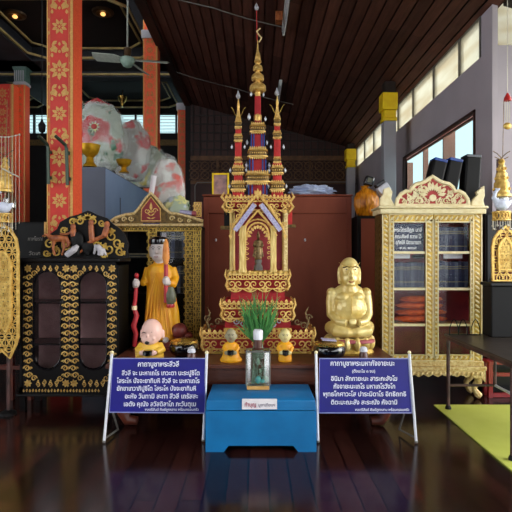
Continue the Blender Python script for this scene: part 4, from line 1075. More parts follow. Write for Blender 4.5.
tier(329, 353, 54.5, 4.48, .5, .145); tier(300, 322, 34.5, 4.54, .42, .13); tier(271, 292, 29.5, 4.6, .32, .125)
# gold edging on the base
eg = MB(); eg.box(AX - .48, AX + .48, 4.485, 4.5, Z(353.6, 4.49), Z(351.6, 4.49)); eg.box(AX - .31, AX + .31, 4.545, 4.56, Z(330, 4.55), Z(328, 4.55)); eg.build('edging', 'gold_dull', thr)
# dark scrolls on the side of the tiers
nf = MB()
for s in (-1, 1):
    for (u, v, d_) in ((46, 326, 1), (40, 322, -1), (51, 318, 1)):
        put(nf, spiral(AX + s * u * 4.6 / F, Z(v, 4.6), .035, 1.2, 0, s * d_), flat(4.62), .008)
    nf.tube([(AX + s * .43, 4.62, Z(333, 4.6)), (AX + s * .47, 4.62, Z(322, 4.6)), (AX + s * .44, 4.62, Z(313, 4.6)), (AX + s * .47, 4.62, Z(307, 4.6))], [.014, .012, .009, .003], 6)
nf.build('naga_scroll', 'bronze', thr)
lf = MB()
for s in (-1, 1):
    for (u, v, d_, r) in ((8, 322, 1, .03), (15, 325, -1, .03), (22, 322, 1, .03)):
        put(lf, spiral(AX + s * u * 4.5 / F, Z(v, 4.5), r, 1.2, 0, s * d_), flat(4.55), .007)
lf.build('lilac_scroll', 'mirror_blue', thr)
# shrine
d = 4.64
def wd(px): return (px - 257.8) * d / F + AX
for (p0, p1, y0, y1, m_, yy) in ((229.5, 232.5, 210, 273, 'gold_cloth', 4.66), (239, 246.5, 226, 272, 'gold_cloth', 4.61), (270, 276.5, 226, 272, 'gold_cloth', 4.61), (283.3, 288, 210, 273, 'gold_pale', 4.66)):
    cx, r = (wd(p0) + wd(p1)) / 2, (wd(p1) - wd(p0)) / 2; z0, z1 = Z(y1, d), Z(y0, d)
    MB().lathe([(r * 1.15, z0), (r * 1.1, z0 + .02), (r * .95, z0 + .04), (r * .9, z0 + .25), (r, z1 - .03), (r * 1.15, z1)], cx, yy, 14, .5).build('pillar', m_, thr)
for (px,) in ((232,), (285.5,)):
    MB().lathe([(.018, Z(273, d)), (.016, Z(210, d))], wd(px), 4.92, 10).build('pillar', 'gold_cloth', thr)
MB().box(wd(230), wd(287), 4.94, 4.96, Z(272, d), Z(205, d)).build('back_panel', 'maroon', thr)
MB().box(wd(229), wd(288), 4.62, 4.96, Z(273.5, d), Z(271, d)).build('shrine_floor', 'gold_dull', thr)
MB().box(wd(229), wd(288), 4.66, 4.96, Z(207, d), Z(200, d)).build('roof_slab', 'red_cloth', thr)
# roof lace with scroll ends
mb = MB(); f = flat(4.625)
fret_band(mb, lambda u, v: (AX + u, 4.63, Z(213, d) + v), 66 * d / F, 18.5 * d / F, .1, .0075)
for s in (-1, 1):
    fret_band(mb, lambda u, v, s=s: (AX + s * 32 * d / F, 4.79 + u, Z(213, d) + v), .3, 18.5 * d / F, .1, .0075)
    mb.tube([(AX + s * .29, 4.63, Z(212, d)), (AX + s * .325, 4.63, Z(207, d)), (AX + s * .30, 4.63, Z(202, d)), (AX + s * .335, 4.63, Z(197, d)), (AX + s * .31, 4.63, Z(192, d))], [.012, .016, .012, .014, .003], 6)
    put(mb, spiral(AX + s * .26, Z(204, d), .045, 1.3, 0, s, 16), flat(4.61), .009)
mb.build('roof_lace', 'gold', thr)
# gable
mb = MB()
for s in (-1, 1):
    put(mb, [(AX, Z(194, d)), (AX + s * 12 * d / F, Z(209, d)), (AX + s * 24 * d / F, Z(226, d)), (AX + s * 26.5 * d / F, Z(234, d))], flat(4.585), .016, 6)
    put(mb, [(AX, Z(211, d)), (AX + s * 8 * d / F, Z(220, d)), (AX + s * 15 * d / F, Z(229, d)), (AX + s * 19 * d / F, Z(236, d))], flat(4.585), .012, 6)
    for k in range(8):
        q = (k + .5) / 8; u, v = s * (25 * q), 194 + 38 * q * .95
        plate(mb, leaf2(AX + u * d / F, Z(v, d), .05, .028, PI / 2 - s * .25), flat(4.58), .004)
        if k % 2 == 0: put(mb, spiral(AX + (u + s * 5) * d / F, Z(v + 2, d), .028, 1.2, 0, s), flat(4.59), .008)
    plate(mb, leaf2(AX + s * 27 * d / F, Z(234, d), .05, .03, -PI / 2), flat(4.585), .005)
plate(mb, leaf2(AX, Z(200, d), .1, .04, PI / 2), flat(4.575), .006)
for s in (-1, 1):
    for k in range(5): put(mb, circ(AX + s * (9.5 + 1.8 * k * .6) * d / F, Z(233 + 0 * k - 6 * (4 - k) * .5 + 12, d), .012, 6), flat(4.59), .005, closed=True)
# inner arch
arch = [(AX + 11.5 * d / F * math.cos(PI * i / 10), Z(240, d) + 17 * d / F * math.sin(PI * i / 10) ** .8) for i in range(11)]
put(mb, arch, flat(4.6), .014, 6); put(mb, [(AX + (x - AX) * 1.3, Z(240, d) + (z - Z(240, d)) * 1.2) for x, z in arch], flat(4.6), .01, 6)
for i in range(1, 10):
    a = PI * i / 10; plate(mb, leaf2(AX + 11 * d / F * math.cos(a), Z(240, d) + 15 * d / F * math.sin(a), .04, .028, a + PI), flat(4.6), .004)
for s in (-1, 1):
    for k in range(4): put(mb, spiral(AX + s * 11 * d / F, Z(243 + 5 * k, d), .018, 1.1, 0, s), flat(4.6), .006)
mb.build('gable_fretwork', 'gold', thr)
for s in (-1, 1):
    a = Vector((AX + s * 3 * d / F, 4.57, Z(205, d))); b = Vector((AX + s * 22.5 * d / F, 4.57, Z(231, d))); dv = (b - a); L = dv.length; dv.normalize()
    M = Matrix((dv, Vector((0, 1, 0)), dv.cross(Vector((0, 1, 0))))).transposed()
    MB().obox((a + b) / 2, (L, .012, 4.6 * d / F), M).build('gable_panel', 'mirror_blue', thr)
# side wings: dark ornaments next to the shrine
MB().box(wd(289), wd(293.5), 4.8, 4.83, Z(226, d), Z(196, d)).build('side_banner', 'red_bright', thr)
MB().box(wd(223), wd(229), 4.8, 4.83, Z(228, d), Z(200, d)).build('side_banner', 'black_matte', thr)
MB().box(wd(219.5), wd(229), 4.78, 4.84, Z(228.5, d), Z(225, d)).box(wd(288.5), wd(297), 4.78, 4.84, Z(226.5, d), Z(223.5, d)).build('side_shelf', 'gold_old', thr)

def spire(px, tiers, reds, topz, name, d, y, tip):
    """stack of gilded rings over red cores, in image heights"""
    cx = (px - 257.8) * d / F + AX
    core = MB(); 
    for (a, b, w_) in reds: core.lathe([(w_ / 2 * d / F, Z(b, d)), (w_ / 2 * d / F, Z(a, d))], cx, y, 16, .6)
    sp = core.build(name, 'red_bright' if name == 'side_spire' else 'red_cloth', thr)
    g = MB(); gd = MB()
    for (a, b, w_) in tiers:
        z0, z1 = Z(b, d), Z(a, d); r = w_ / 2 * d / F; h = z1 - z0
        gd.lathe([(r * .7, z0 + h * .1), (r * .86, z0 + h * .2), (r * .84, z0 + h * .8), (r * .66, z1 - h * .1)], cx, y, 18, .55)
        g.lathe([(r * .8, z0 + h * .08), (r * .98, z0 + h * .14), (r * .98, z0 + h * .24), (r * .84, z0 + h * .28)], cx, y, 18, .55)
        g.lathe([(r * .84, z0 + h * .68), (r * .98, z0 + h * .74), (r * .94, z0 + h * .86), (r * .7, z0 + h * .9)], cx, y, 18, .55)
        n = max(5, int(w_ / 2.4))
        for i in range(n):
            u = -r * .8 + 1.6 * r * (i + .5) / n
            plate(g, leaf2(cx + u, z0 + h * .16, h * .3, r * 1.5 / n, -PI / 2), flat(y - r * .98), .004)
            plate(g, leaf2(cx + u, z0 + h * .8, h * .34, r * 1.5 / n, PI / 2), flat(y - r * .9), .004)
            g.ball((cx + u, y - r * .93, z0 + h * .5), r * .6 / n, 6, 4)
    g.build('spire_ring', 'gold', sp); gd.build('ring_core', 'gold_old', sp)
    return sp, cx
# central spire
ct = [(172, 184, 26.5), (147.5, 158, 21.5), (122.5, 132.5, 17)]
cr_ = [(183, 201, 18), (157, 173, 16), (132, 149, 13), (94, 124, 6.5)]
sp, cx = spire(257.8, ct, cr_, 0, 'spire', 4.7, 4.79, 0)
bl = MB()
for (a, b, w_) in cr_[:3]:
    for s in (-1, 1):
        r = w_ / 2 * 4.7 / F
        bl.box(cx + s * r * .62 - .007, cx + s * r * .62 + .007, 4.79 - r - .006, 4.79 - r * .6, Z(b, 4.7), Z(a, 4.7))
        bl.box(cx + s * r * 1.0 - .006, cx + s * r * 1.0 + .006, 4.79 - r, 4.79 + r * .3, Z(b, 4.7), Z(a, 4.7))
bl.build('blue_strip', 'blue_enamel', sp)
dd = 4.7; top = MB(); cy = 4.79
for (a, b, w_) in ((81, 89, 17), (71, 78, 13), (62, 68, 10), (56, 59.5, 7.5)):
    z0, z1 = Z(b, dd), Z(a, dd); r = w_ / 2 * dd / F; h = z1 - z0
    top.lathe([(r * .8, z0), (r, z0 + h * .2), (r * .96, z0 + h * .75), (r * .75, z1), (r * .4, z1 + .01)], cx, cy, 20)
top.lathe([(2.6 * dd / F, Z(94, dd)), (3.2 * dd / F, Z(88, dd)), (2.3 * dd / F, Z(80, dd)), (3 * dd / F, Z(74, dd)), (2 * dd / F, Z(68, dd)), (2 * dd / F, Z(60, dd)), (3 * dd / F, Z(55, dd)), (2.4 * dd / F, Z(51, dd)), (1.2 * dd / F, Z(47, dd)), (.7 * dd / F, Z(41, dd)), (.5 * dd / F, Z(36, dd))], cx, cy, 14)
top.lathe([(1.5 * dd / F, Z(122.5, dd)), (4 * dd / F, Z(118, dd)), (4.2 * dd / F, Z(113.5, dd)), (2 * dd / F, Z(109, dd))], cx, cy, 14)
top.build('finial', 'gold', sp)
rbn = MB(); rbn.tube([(cx + .012, cy, Z(38, dd)), (cx + .035, cy, Z(33.5, dd)), (cx + .005, cy, Z(30, dd)), (cx - .01, cy, Z(27, dd)), (cx + .025, cy, Z(24, dd))], .008, 6); rbn.build('ribbon', 'gold_pale', sp)
MB().tube([(cx - .005, cy, Z(37, dd)), (cx - .012, cy, Z(4, dd))], .0035, 5).build('tip_rod', 'red_bright', sp)
MB().lathe([(.002, Z(6, dd)), (.02, Z(4.5, dd)), (.022, Z(2.5, dd)), (.006, Z(-1, dd)), (.001, Z(-2, dd))], cx - .012, cy, 10).build('tip_bud', 'silver', sp)
wp = MB()
def petal(mb, x, y, z, l, s):
    mb.lathe([(.001, z), (l * .2, z + l * .25), (l * .24, z + l * .55), (l * .08, z + l * .85), (.001, z + l)], x, y, 8)
for (p, q, l) in ((249, 119, .07), (265.5, 120, .05), (247, 144, .055), (267, 144, .05), (246.5, 168, .07), (269.5, 168, .065), (251, 95, .05), (263.5, 95, .045), (242.5, 190, .05), (273, 190, .05)):
    petal(wp, (p - 257.8) * dd / F + AX, cy - .04, Z(q, dd), l, 1)
wp.build('silver_bud', 'silver', sp)
# side spires
for s in (-1, 1):
    px = 257.8 + s * 19.7; o_ = -3 if s > 0 else 0
    tr = [(181, 191, 16), (165, 174, 13.5), (156, 162, 8.5), (133 + o_, 140.5 + o_, 9.5), (118 + o_, 127 + o_, 7.5)]
    rd = [(190, 202, 12), (162, 182, 9), (140 + o_, 165, 7), (126 + o_, 134 + o_, 6)]
    sp2, cx2 = spire(px, tr, rd, 0, 'side_spire', 4.68, 4.76, 0)
    dq = 4.68; cc = 4.76; f_ = MB()
    f_.lathe([(2.8 * dq / F, Z(118 + o_, dq)), (1.8 * dq / F, Z(112 + o_, dq)), (1.0 * dq / F, Z(106 + o_, dq)), (1.5 * dq / F, Z(104 + o_, dq)), (.6 * dq / F, Z(98 + o_, dq)), (.4 * dq / F, Z(94 + o_, dq))], cx2, cc, 10)
    f_.build('finial', 'gold', sp2)
    b_ = MB(); b_.lathe([(.001, Z(97 + o_, dq)), (.022, Z(94.5 + o_, dq)), (.02, Z(92.5 + o_, dq)), (.008, Z(90 + o_, dq)), (.001, Z(87 + o_, dq))], cx2 - .003, cc, 10)
    for (u, q, l) in ((-8, 172, .05), (8, 172, .05), (-6.5, 148, .045), (6.5, 148, .045), (-9, 188, .05), (9, 188, .05)): petal(b_, cx2 + u * dq / F, cc - .03, Z(q, dq), l, 1)
    b_.build('silver_bud', 'silver', sp2)
    w_ = MB()
    for q in (-1, 1): w_.tube([(cx2, cc, Z(117 + o_, dq)), (cx2 + q * .03, cc, Z(112 + o_, dq)), (cx2 + q * .055, cc, Z(106 + o_, dq)), (cx2 + q * .07, cc, Z(105 + o_, dq))], .003, 4)
    w_.build('wire_leaf', 'gold_dull', sp2)
# small bronze Buddha in the shrine
y = 4.72; bx = AX + .004
t = thing('standing_buddha_figure', (bx, y, Z(271, 4.64)), 'tiny bronze standing Buddha inside the golden throne', 'statue')
zz = lambda p: Z(p, 4.72)
MB().lathe([(.045, Z(271, 4.64) + .004), (.04, zz(266)), (.028, zz(264)), (.036, zz(261)), (.03, zz(259.5))], bx, y, 14).build('pedestal', 'steel_grey', t)
b = MB(); b.lathe([(.03, zz(260)), (.036, zz(258)), (.028, zz(248)), (.034, zz(241)), (.02, zz(239.5))], bx, y, 12, sy=.7)
b.ball((bx, y, zz(236.5)), (.018, .018, .024)); b.lathe([(.014, zz(235)), (.01, zz(233)), (.002, zz(230))], bx, y, 8)
for s in (-1, 1): b.tube([(bx + s * .03, y, zz(241)), (bx + s * .045, y - .01, zz(246)), (bx + s * .02, y - .035, zz(246.5))], [.011, .01, .008], 6); b.tube([(bx + s * .03, y, zz(246)), (bx + s * .045, y, zz(257))], [.008, .012], 5)
sculpt('body', b, 'bronze', t, .005, 2)

# grass-like plant
px_, y = 258, 4.3; x = X(px_, y); z0 = TZ
t = thing('potted_plant', (x, y, z0), 'green grassy plant in front of the golden throne', 'plant')
MB().lathe([(.045, z0), (.055, z0 + .04), (.04, z0 + .12), (.03, z0 + .17), (.045, z0 + .19)], x, y, 16).build('vase', 'moss', t)
lf = MB()
for i in range(150):
    a = random.uniform(0, 2 * PI); l = random.uniform(.2, .5); sp_ = random.uniform(.01, .19)
    bx_, by_ = x + .03 * math.cos(a), y + .03 * math.sin(a); pts = []; tw = random.uniform(-.05, .05); dp = random.uniform(.1, .55)
    for k in range(7):
        q = k / 6; pts.append((bx_ + math.cos(a) * sp_ * q ** 1.1 + tw * math.sin(PI * q), by_ + math.sin(a) * sp_ * q ** 1.2 * .5, z0 + .13 + l * q * (1 - dp * q * q * (sp_ / .2))))
    lf.tube(pts, [.004, .0055, .006, .006, .005, .003, .001], 4, sy=.5)
lf.build('leaves', 'leaf', t)

# ------------------------------------------------------------------ statues
def face(parent, c, w, y, eyez, mouthz, brow=True, lipm='lips', tilt=0.0, es=1.0):
    """eyes, brows and mouth set on the front of a head centred at c, half width w"""
    e = MB()
    for s in (-1, 1): e.ball((c[0] + s * w * .42, y, eyez), (w * .17 * es, w * .06, w * .06), 8, 5)
    if brow:
        for s in (-1, 1): e.tube([(c[0] + s * w * .16, y - .001, eyez + w * .2), (c[0] + s * w * .42, y, eyez + w * .3), (c[0] + s * w * .68, y + w * .1, eyez + w * .2)], w * .035, 5)
    e.build('eyes', 'eye_dark', parent)
    m = MB(); m.tube([(c[0] - w * .28, y + w * .06, mouthz + w * .03), (c[0], y - w * .01, mouthz), (c[0] + w * .28, y + w * .06, mouthz + w * .03)], w * .05, 5); m.build('mouth', lipm, parent)
def fingers(mb, base, dirv, across, n=5, l=.05, r=.006, curl=(0, 0, -1)):
    dirv = Vector(dirv).normalized(); across = Vector(across); curl = Vector(curl)
    for i in range(n):
        o = Vector(base) + across * (i - (n - 1) / 2); ll = l * (1, 1.1, 1.05, .9, .7)[i % 5]
        mb.tube([o, o + dirv * ll * .6, o + dirv * ll + curl * ll * .25], [r, r * .95, r * .7], 6)

# big seated golden monk
y = 4.55; cx = X(349, y); S = y / F; zt_ = TZ
zz = lambda p: Z(p, y)
big = thing('seated_monk_statue', (cx, y, zt_), 'large golden seated monk statue on a pink edged lotus base', 'statue')
lp = MB(); lp.lathe([(.2, zt_), (.215, zt_ + .02), (.2, zt_ + .05)], cx, y, 32, .15, 1, .75)
lp.build('plinth', 'gold_dull', big)
pt = MB()
for i in range(14):
    a = 2 * PI * i / 14; px__, py__ = cx + .195 * math.cos(a), y + .145 * math.sin(a)
    pt.ball((px__, py__, zt_ + .1), (.045, .035, .065), 10, 8, Matrix.Rotation(a, 3, 'Z'))
pt.lathe([(.17, zt_ + .04), (.19, zt_ + .1), (.2, zt_ + .15)], cx, y, 24, .1, 1, .75)
pt.build('lotus_petals', 'statue_gold', big)
zs_ = zz(337.5)
MB().lathe([(.2, zs_ - .035), (.222, zs_ - .025), (.222, zs_ - .005), (.2, zs_ + .002)], cx, y, 32, .15, 1, .78).build('lotus_rim', 'lotus_pink', big)
b = MB()
b.ball((cx, y - .01, zz(309)), (.155, .125, .155), 20, 14)             # belly
b.ball((cx, y + .02, zz(296)), (.155, .1, .115), 20, 14)               # chest
b.ball((cx - .06, y - .03, zz(297)), (.07, .075, .05), 12, 10); b.ball((cx + .06, y - .03, zz(297)), (.07, .075, .05), 12, 10)
b.tube([(cx, y, zz(291)), (cx, y - .005, zz(284))], [.085, .075], 14)  # neck
b.ball((cx, y - .01, zz(271)), (.093, .1, .125), 20, 16)               # skull
b.ball((cx, y - .02, zz(279)), (.085, .09, .08), 16, 12)               # jaw
b.tube([(cx, y - .1, zz(270)), (cx, y - .122, zz(276)), (cx, y - .112, zz(277.5))], [.012, .02, .016], 8)   # nose
b.tube([(cx - .035, y - .09, zz(283.5)), (cx, y - .105, zz(284)), (cx + .035, y - .09, zz(283.5))], [.01, .013, .01], 6)
for s in (-1, 1):
    b.tube([(cx + s * .088, y - .01, zz(267)), (cx + s * .094, y - .01, zz(273)), (cx + s * .09, y - .015, zz(284))], [.013, .016, .013], 8)       # long ears
    b.ball((cx + s * .155, y + .01, zz(293)), (.05, .055, .05), 12, 10)
    b.tube([(cx + s * .15, y + .01, zz(292)), (cx + s * .166, y + .0, zz(302)), (cx + s * .166, y - .03, zz(314)), (cx + s * .12, y - .12, zz(320)), (cx + s * .05, y - .165, zz(320.5))], [.05, .046, .044, .034, .03], 12)
    b.tube([(cx + s * .09, y + .02, zz(327)), (cx + s * .168, y - .04, zz(327)), (cx + s * .14, y - .12, zz(329)), (cx + s * .04, y - .15, zz(330)), (cx - s * .07, y - .14, zz(331.5))], [.06, .062, .056, .045, .032], 14)
b.ball((cx, y, zz(327)), (.18, .12, .068), 20, 10)
fingers(b, (cx - .03, y - .17, zz(320)), (1, -.05, 0), (0, -.002, -.012), 4, .06, .008, (0, 0, 0))
fingers(b, (cx + .03, y - .18, zz(319)), (-1, -.05, 0), (0, -.002, -.012), 4, .055, .008, (0, 0, 0))
sculpt('body', b, 'statue_gold', big, .0065, 3)
fc = MB()
for s in (-1, 1): fc.ball((cx + s * .04, y - .098, zz(269)), (.018, .01, .007), 10, 6)
fc.build('eyes', 'cream', big)
fp = MB()
for s in (-1, 1): fp.ball((cx + s * .04, y - .107, zz(269)), (.006, .004, .006), 8, 5)
for s in (-1, 1): fp.tube([(cx + s * .012, y - .104, zz(267)), (cx + s * .04, y - .101, zz(266.3)), (cx + s * .07, y - .083, zz(267.5))], .004, 5)
fp.build('pupils', 'eye_dark', big)
fm = MB(); fm.tube([(cx - .022, y - .112, zz(281)), (cx, y - .117, zz(281.5)), (cx + .022, y - .112, zz(281))], .005, 5); fm.build('mouth', 'lips', big)
hl = MB(); hl.tube([(cx + .094 * math.cos(a) * 1.0, y - .01 + .1 * math.sin(a), zz(264.5) + .018 * math.cos(2 * a)) for a in [PI + PI * i / 12 for i in range(13)]], .003, 5); hl.build('hairline', 'gold_dull', big)
rl = MB(); rl.tube([(cx - .0, y - .125, zz(294)), (cx + .0, y - .137, zz(302)), (cx + .0, y - .14, zz(312))], .003, 5); rl.build('robe_seam', 'gold_dull', big)

# tall standing monk with begging staff
y = 4.75; cx = X(160, y); zz = lambda p: Z(p, y)
sv = thing('standing_monk_statue', (cx, y, TZ), 'tall monk statue in yellow orange robe with black cap and staffs', 'statue')
pb = MB(); pb.box(X(136, y), X(190, y), y - .14, y + .14, TZ, zz(346)); pb.box(X(140, y), X(186, y), y - .12, y + .12, zz(346), zz(340)); pb.build('pedestal', 'base_red', sv, bevel=.008)
ft = MB()
for s in (-1, 1): ft.tube([(cx + s * .06, y - .02, zz(337)), (cx + s * .07, y - .1, zz(338.5)), (cx + s * .075, y - .13, zz(339))], [.035, .03, .02], 10)
sculpt('feet', ft, 'skin_pale', sv, .008, 2)
rk = MB(); rk.ball((X(180, y), y - .04, zz(330)), (.08, .07, .075)); rk.ball((X(187, y), y - .02, zz(335)), (.06, .05, .04)); rk.build('rock', 'base_red', sv)
b = MB()
b.lathe([(.15, zz(339)), (.155, zz(330)), (.135, zz(305)), (.125, zz(285)), (.13, zz(272)), (.11, zz(266)), (.06, zz(263)), (.05, zz(260))], cx, y, 28, 0, 1, .72)
b.tube([(cx + .11, y, zz(268)), (cx + .145, y - .01, zz(278)), (cx + .135, y - .08, zz(284)), (cx + .105, y - .12, zz(281))], [.045, .043, .04, .032], 12)
b.tube([(cx - .105, y, zz(268)), (cx - .135, y - .0, zz(279)), (cx - .155, y - .06, zz(284))], [.042, .04, .03], 12)
b.tube([(cx + .11, y - .03, zz(290)), (cx + .14, y - .02, zz(312)), (cx + .15, y - .01, zz(331))], [.035, .045, .05], 12)
robe_ = sculpt('robe', b, 'robe_orange', sv, .009, 3)
fo = MB()
for k in range(7):
    u = -.1 + k * .033; fo.tube([(cx + u * .3 + .02, y - .112, zz(272)), (cx + u * .8, y - .108, zz(295)), (cx + u * 1.3, y - .112 + abs(u) * .25, zz(333))], [.003, .006, .007], 5)
fo.build('folds', 'robe_orange', sv)
hd = MB(); hd.ball((cx - .008, y - .01, zz(249.5)), (.083, .088, .104), 20, 14); hd.ball((cx - .008, y - .015, zz(256)), (.07, .075, .06), 16, 12); hd.tube([(cx, y, zz(258)), (cx, y, zz(264))], .05, 12)
hd.tube([(cx - .02, y - .09, zz(248)), (cx - .022, y - .108, zz(252.5)), (cx - .02, y - .1, zz(253.5))], [.009, .014, .012], 8)
for s in (-1, 1): hd.tube([(cx - .008 + s * .08, y, zz(246)), (cx - .008 + s * .086, y, zz(250)), (cx - .008 + s * .078, y, zz(257))], [.01, .014, .01], 8)
head = sculpt('head', hd, 'skin_pale', sv, .006, 2)
face(head, (cx - .018, 0, 0), .07, y - .099, zz(249), zz(257), es=.95)
MB().lathe([(.088, zz(244.5)), (.094, zz(242.5)), (.092, zz(239.5)), (.07, zz(237.2)), (.02, zz(236.3))], cx - .008, y - .01, 24).build('cap', 'black_gloss', sv)
hn = MB()
for (hx, hy, hz, sg) in ((X(169.5, y), y - .175, zz(280), 1), (X(139.5, y), y - .135, zz(282.5), -1)):
    hn.ball((hx, hy, hz), (.036, .026, .044), 12, 8); hn.tube([(hx + sg * .0, hy + .02, hz - .01), (hx - .03 * sg * (-1 if sg < 0 else -1), hy + .09, hz - .03)], [.026, .028], 8)
    fingers(hn, (hx - sg * .022, hy - .022, hz), (sg, -.1, 0), (0, 0, .014), 4, .04, .007, (0, 1, 0))
    hn.tube([(hx - sg * .01, hy - .01, hz + .03), (hx + sg * .012, hy - .028, hz + .042)], .007, 6)
sculpt('hands', hn, 'skin_pale', sv, .0045, 1)
sx_ = X(169, y); s1 = MB(); s1.tube([(sx_, y - .16, zz(264)), (sx_, y - .16, zz(301))], .02, 10); s1.tube([(sx_ + .015, y - .16, zz(293)), (sx_ + .08, y - .1, zz(300))], .014, 8); st1 = s1.build('umbrella_staff', 'stick_red', sv)
MB().lathe([(.015, zz(266)), (.034, zz(258)), (.03, zz(250)), (.022, zz(243)), (.006, zz(239.5))], sx_, y - .16, 12).build('furled_umbrella', 'stick_orange', st1)
bg = MB(); bg.lathe([(.03, zz(303)), (.05, zz(300)), (.052, zz(293)), (.034, zz(288)), (.03, zz(286))], X(173, y), y - .14, 16); bg.build('shoulder_bag', 'olive_bag', sv)
MB().lathe([(.034, zz(306)), (.04, zz(304.5)), (.036, zz(302.5))], X(173, y), y - .14, 14).build('bag_band', 'stick_red', sv)
s2 = MB(); sx2 = X(138.5, y); s2.tube([(sx2 + .01, y - .12, zz(278)), (sx2, y - .12, zz(298)), (sx2 - .015, y - .12, zz(306)), (sx2 + .012, y - .12, zz(314)), (sx2 - .018, y - .12, zz(324)), (sx2 + .005, y - .12, zz(332)), (sx2 - .01, y - .12, zz(344))], [.02, .018, .02, .024, .026, .022, .02], 10)
s2.ball((sx2 + .01, y - .12, zz(275)), (.022, .022, .026)); s2.build('walking_staff', 'stick_red', sv)
MB().lathe([(.024, zz(308.5)), (.026, zz(306)), (.024, zz(304.5))], sx2 - .01, y - .12, 12).build('staff_ring', 'cream', sv)

# laughing novice with black bowl, on the table edge
y = 4.2; cx = X(151, y); zz = lambda p: Z(p, y)
nv = thing('laughing_monk_figurine', (cx, y, TZ), 'laughing bald monk figurine in yellow robe holding a black bowl', 'statue')
b = MB(); b.lathe([(.1, TZ), (.11, TZ + .03), (.105, TZ + .08), (.085, TZ + .14), (.05, TZ + .17)], cx, y, 24, 0, 1, .75)
for s in (-1, 1): b.tube([(cx + s * .07, y, TZ + .14), (cx + s * .1, y - .03, TZ + .1), (cx + s * .06, y - .085, TZ + .085)], [.03, .032, .024], 10)
b.tube([(cx - .05, y - .02, TZ + .055), (cx - .12, y - .03, TZ + .045)], [.05, .04], 10)
sculpt('robe', b, 'robe_yellow', nv, .007, 3)
hd = MB(); hd.ball((cx + .012, y - .01, zz(331)), (.088, .082, .105), 20, 14, Matrix.Rotation(-.15, 3, 'Y')); hd.ball((cx - .005, y - .03, zz(338)), (.072, .065, .055), 16, 12)
hd.ball((cx - .012, y - .092, zz(334)), (.012, .014, .012), 8, 6)
for s in (-1, 1): hd.tube([(cx + .012 + s * .088, y, zz(330)), (cx + .012 + s * .092, y, zz(338))], [.014, .012], 8)
hd.ball((cx - .05, y - .07, zz(338)), (.02, .018, .018), 8, 6); hd.ball((cx + .035, y - .075, zz(337)), (.02, .018, .018), 8, 6)
h_ = sculpt('head', hd, 'skin_pink', nv, .006, 2)
e = MB()
for s in (-1, 1): e.tube([(cx - .008 + s * .018, y - .088, zz(331.5)), (cx - .008 + s * .034, y - .088, zz(330.5)), (cx - .008 + s * .052, y - .078, zz(331.8))], .003, 5)
e.ball((cx - .014, y - .086, zz(341)), (.02, .012, .016), 10, 6); e.build('eyes', 'eye_dark', h_)
hn = MB()
for s in (-1, 1):
    hn.ball((cx + s * .055 - .005, y - .1, TZ + .085), (.02, .017, .02), 8, 6); fingers(hn, (cx + s * .05 - .005, y - .115, TZ + .082), (-s, -.1, 0), (0, 0, .009), 4, .022, .0045, (0, 0, 0))
    hn.tube([(cx + s * .05, y - .11, TZ + .1), (cx + s * .035, y - .12, TZ + .115)], .005, 5)
sculpt('hands', hn, 'skin_pink', nv, .004, 1)
MB().lathe([(.02, TZ + .055), (.042, TZ + .07), (.042, TZ + .095), (.03, TZ + .108)], cx - .005, y - .1, 16).build('alms_bowl', 'black_gloss', nv)
# two small monk figurines
def little(px, y, m, hm, wide, label):
    cx = X(px, y); sc_ = 1.14; t = thing('small_monk_figurine', (cx, y, TZ), label, 'statue')
    k = 1.35 if wide else 1.0
    b = MB()
    if wide: b.lathe([(.082, TZ), (.088, TZ + .018), (.07, TZ + .035), (.06, TZ + .07), (.058, TZ + .1), (.045, TZ + .135), (.02, TZ + .15)], cx, y, 22, 0, 1, .75)
    else: b.lathe([(.05, TZ), (.054, TZ + .01), (.05, TZ + .05), (.058, TZ + .09), (.058, TZ + .125), (.03, TZ + .15)], cx, y, 22, 0, 1, .8)
    for s in (-1, 1): b.tube([(cx + s * .038, y, TZ + .125), (cx + s * .054, y - .02, TZ + .1), (cx + s * .035, y - .055, TZ + .075)], [.016, .018, .013], 8)
    sculpt('robe', b, m, t, .006, 2)
    h = MB(); h.ball((cx, y - .01, TZ + .19), (.042, .043, .053), 16, 12); h.ball((cx, y - .05, TZ + .187), (.006, .008, .008), 6, 5); h.tube([(cx, y, TZ + .15), (cx, y, TZ + .13)], .022, 8)
    for s in (-1, 1): h.ball((cx + s * .042, y, TZ + .185), (.008, .01, .017), 6, 5)
    hh = sculpt('head', h, hm, t, .0045, 1)
    face(hh, (cx, 0, 0), .036, y - .054, TZ + .197, TZ + .172, es=.9)
    hn = MB()
    for s in (-1, 1): hn.ball((cx + s * .036, y - .065, TZ + .075), (.013, .012, .014), 8, 6); fingers(hn, (cx + s * .03, y - .072, TZ + .072), (-s, -.1, 0), (0, 0, .006), 4, .016, .0035, (0, 0, 0)); hn.tube([(cx + s * .033, y - .07, TZ + .085), (cx + s * .022, y - .078, TZ + .095)], .0035, 5)
    sculpt('hands', hn, hm, t, .003, 1)
    MB().lathe([(.012, TZ + .05), (.027, TZ + .062), (.028, TZ + .085), (.02, TZ + .095)], cx, y - .062, 14).build('alms_bowl', 'black_gloss', t)
    t.scale = (sc_ * .95, sc_ * .9, sc_)
    return t
little(231, 4.17, 'robe_orange', 'hair_grey', True, 'small seated grey headed monk figurine in orange, left of the glass bottle')
little(285, 4.17, 'robe_orange', 'skin_cream', False, 'small kneeling pale headed monk figurine, right of the glass bottle')
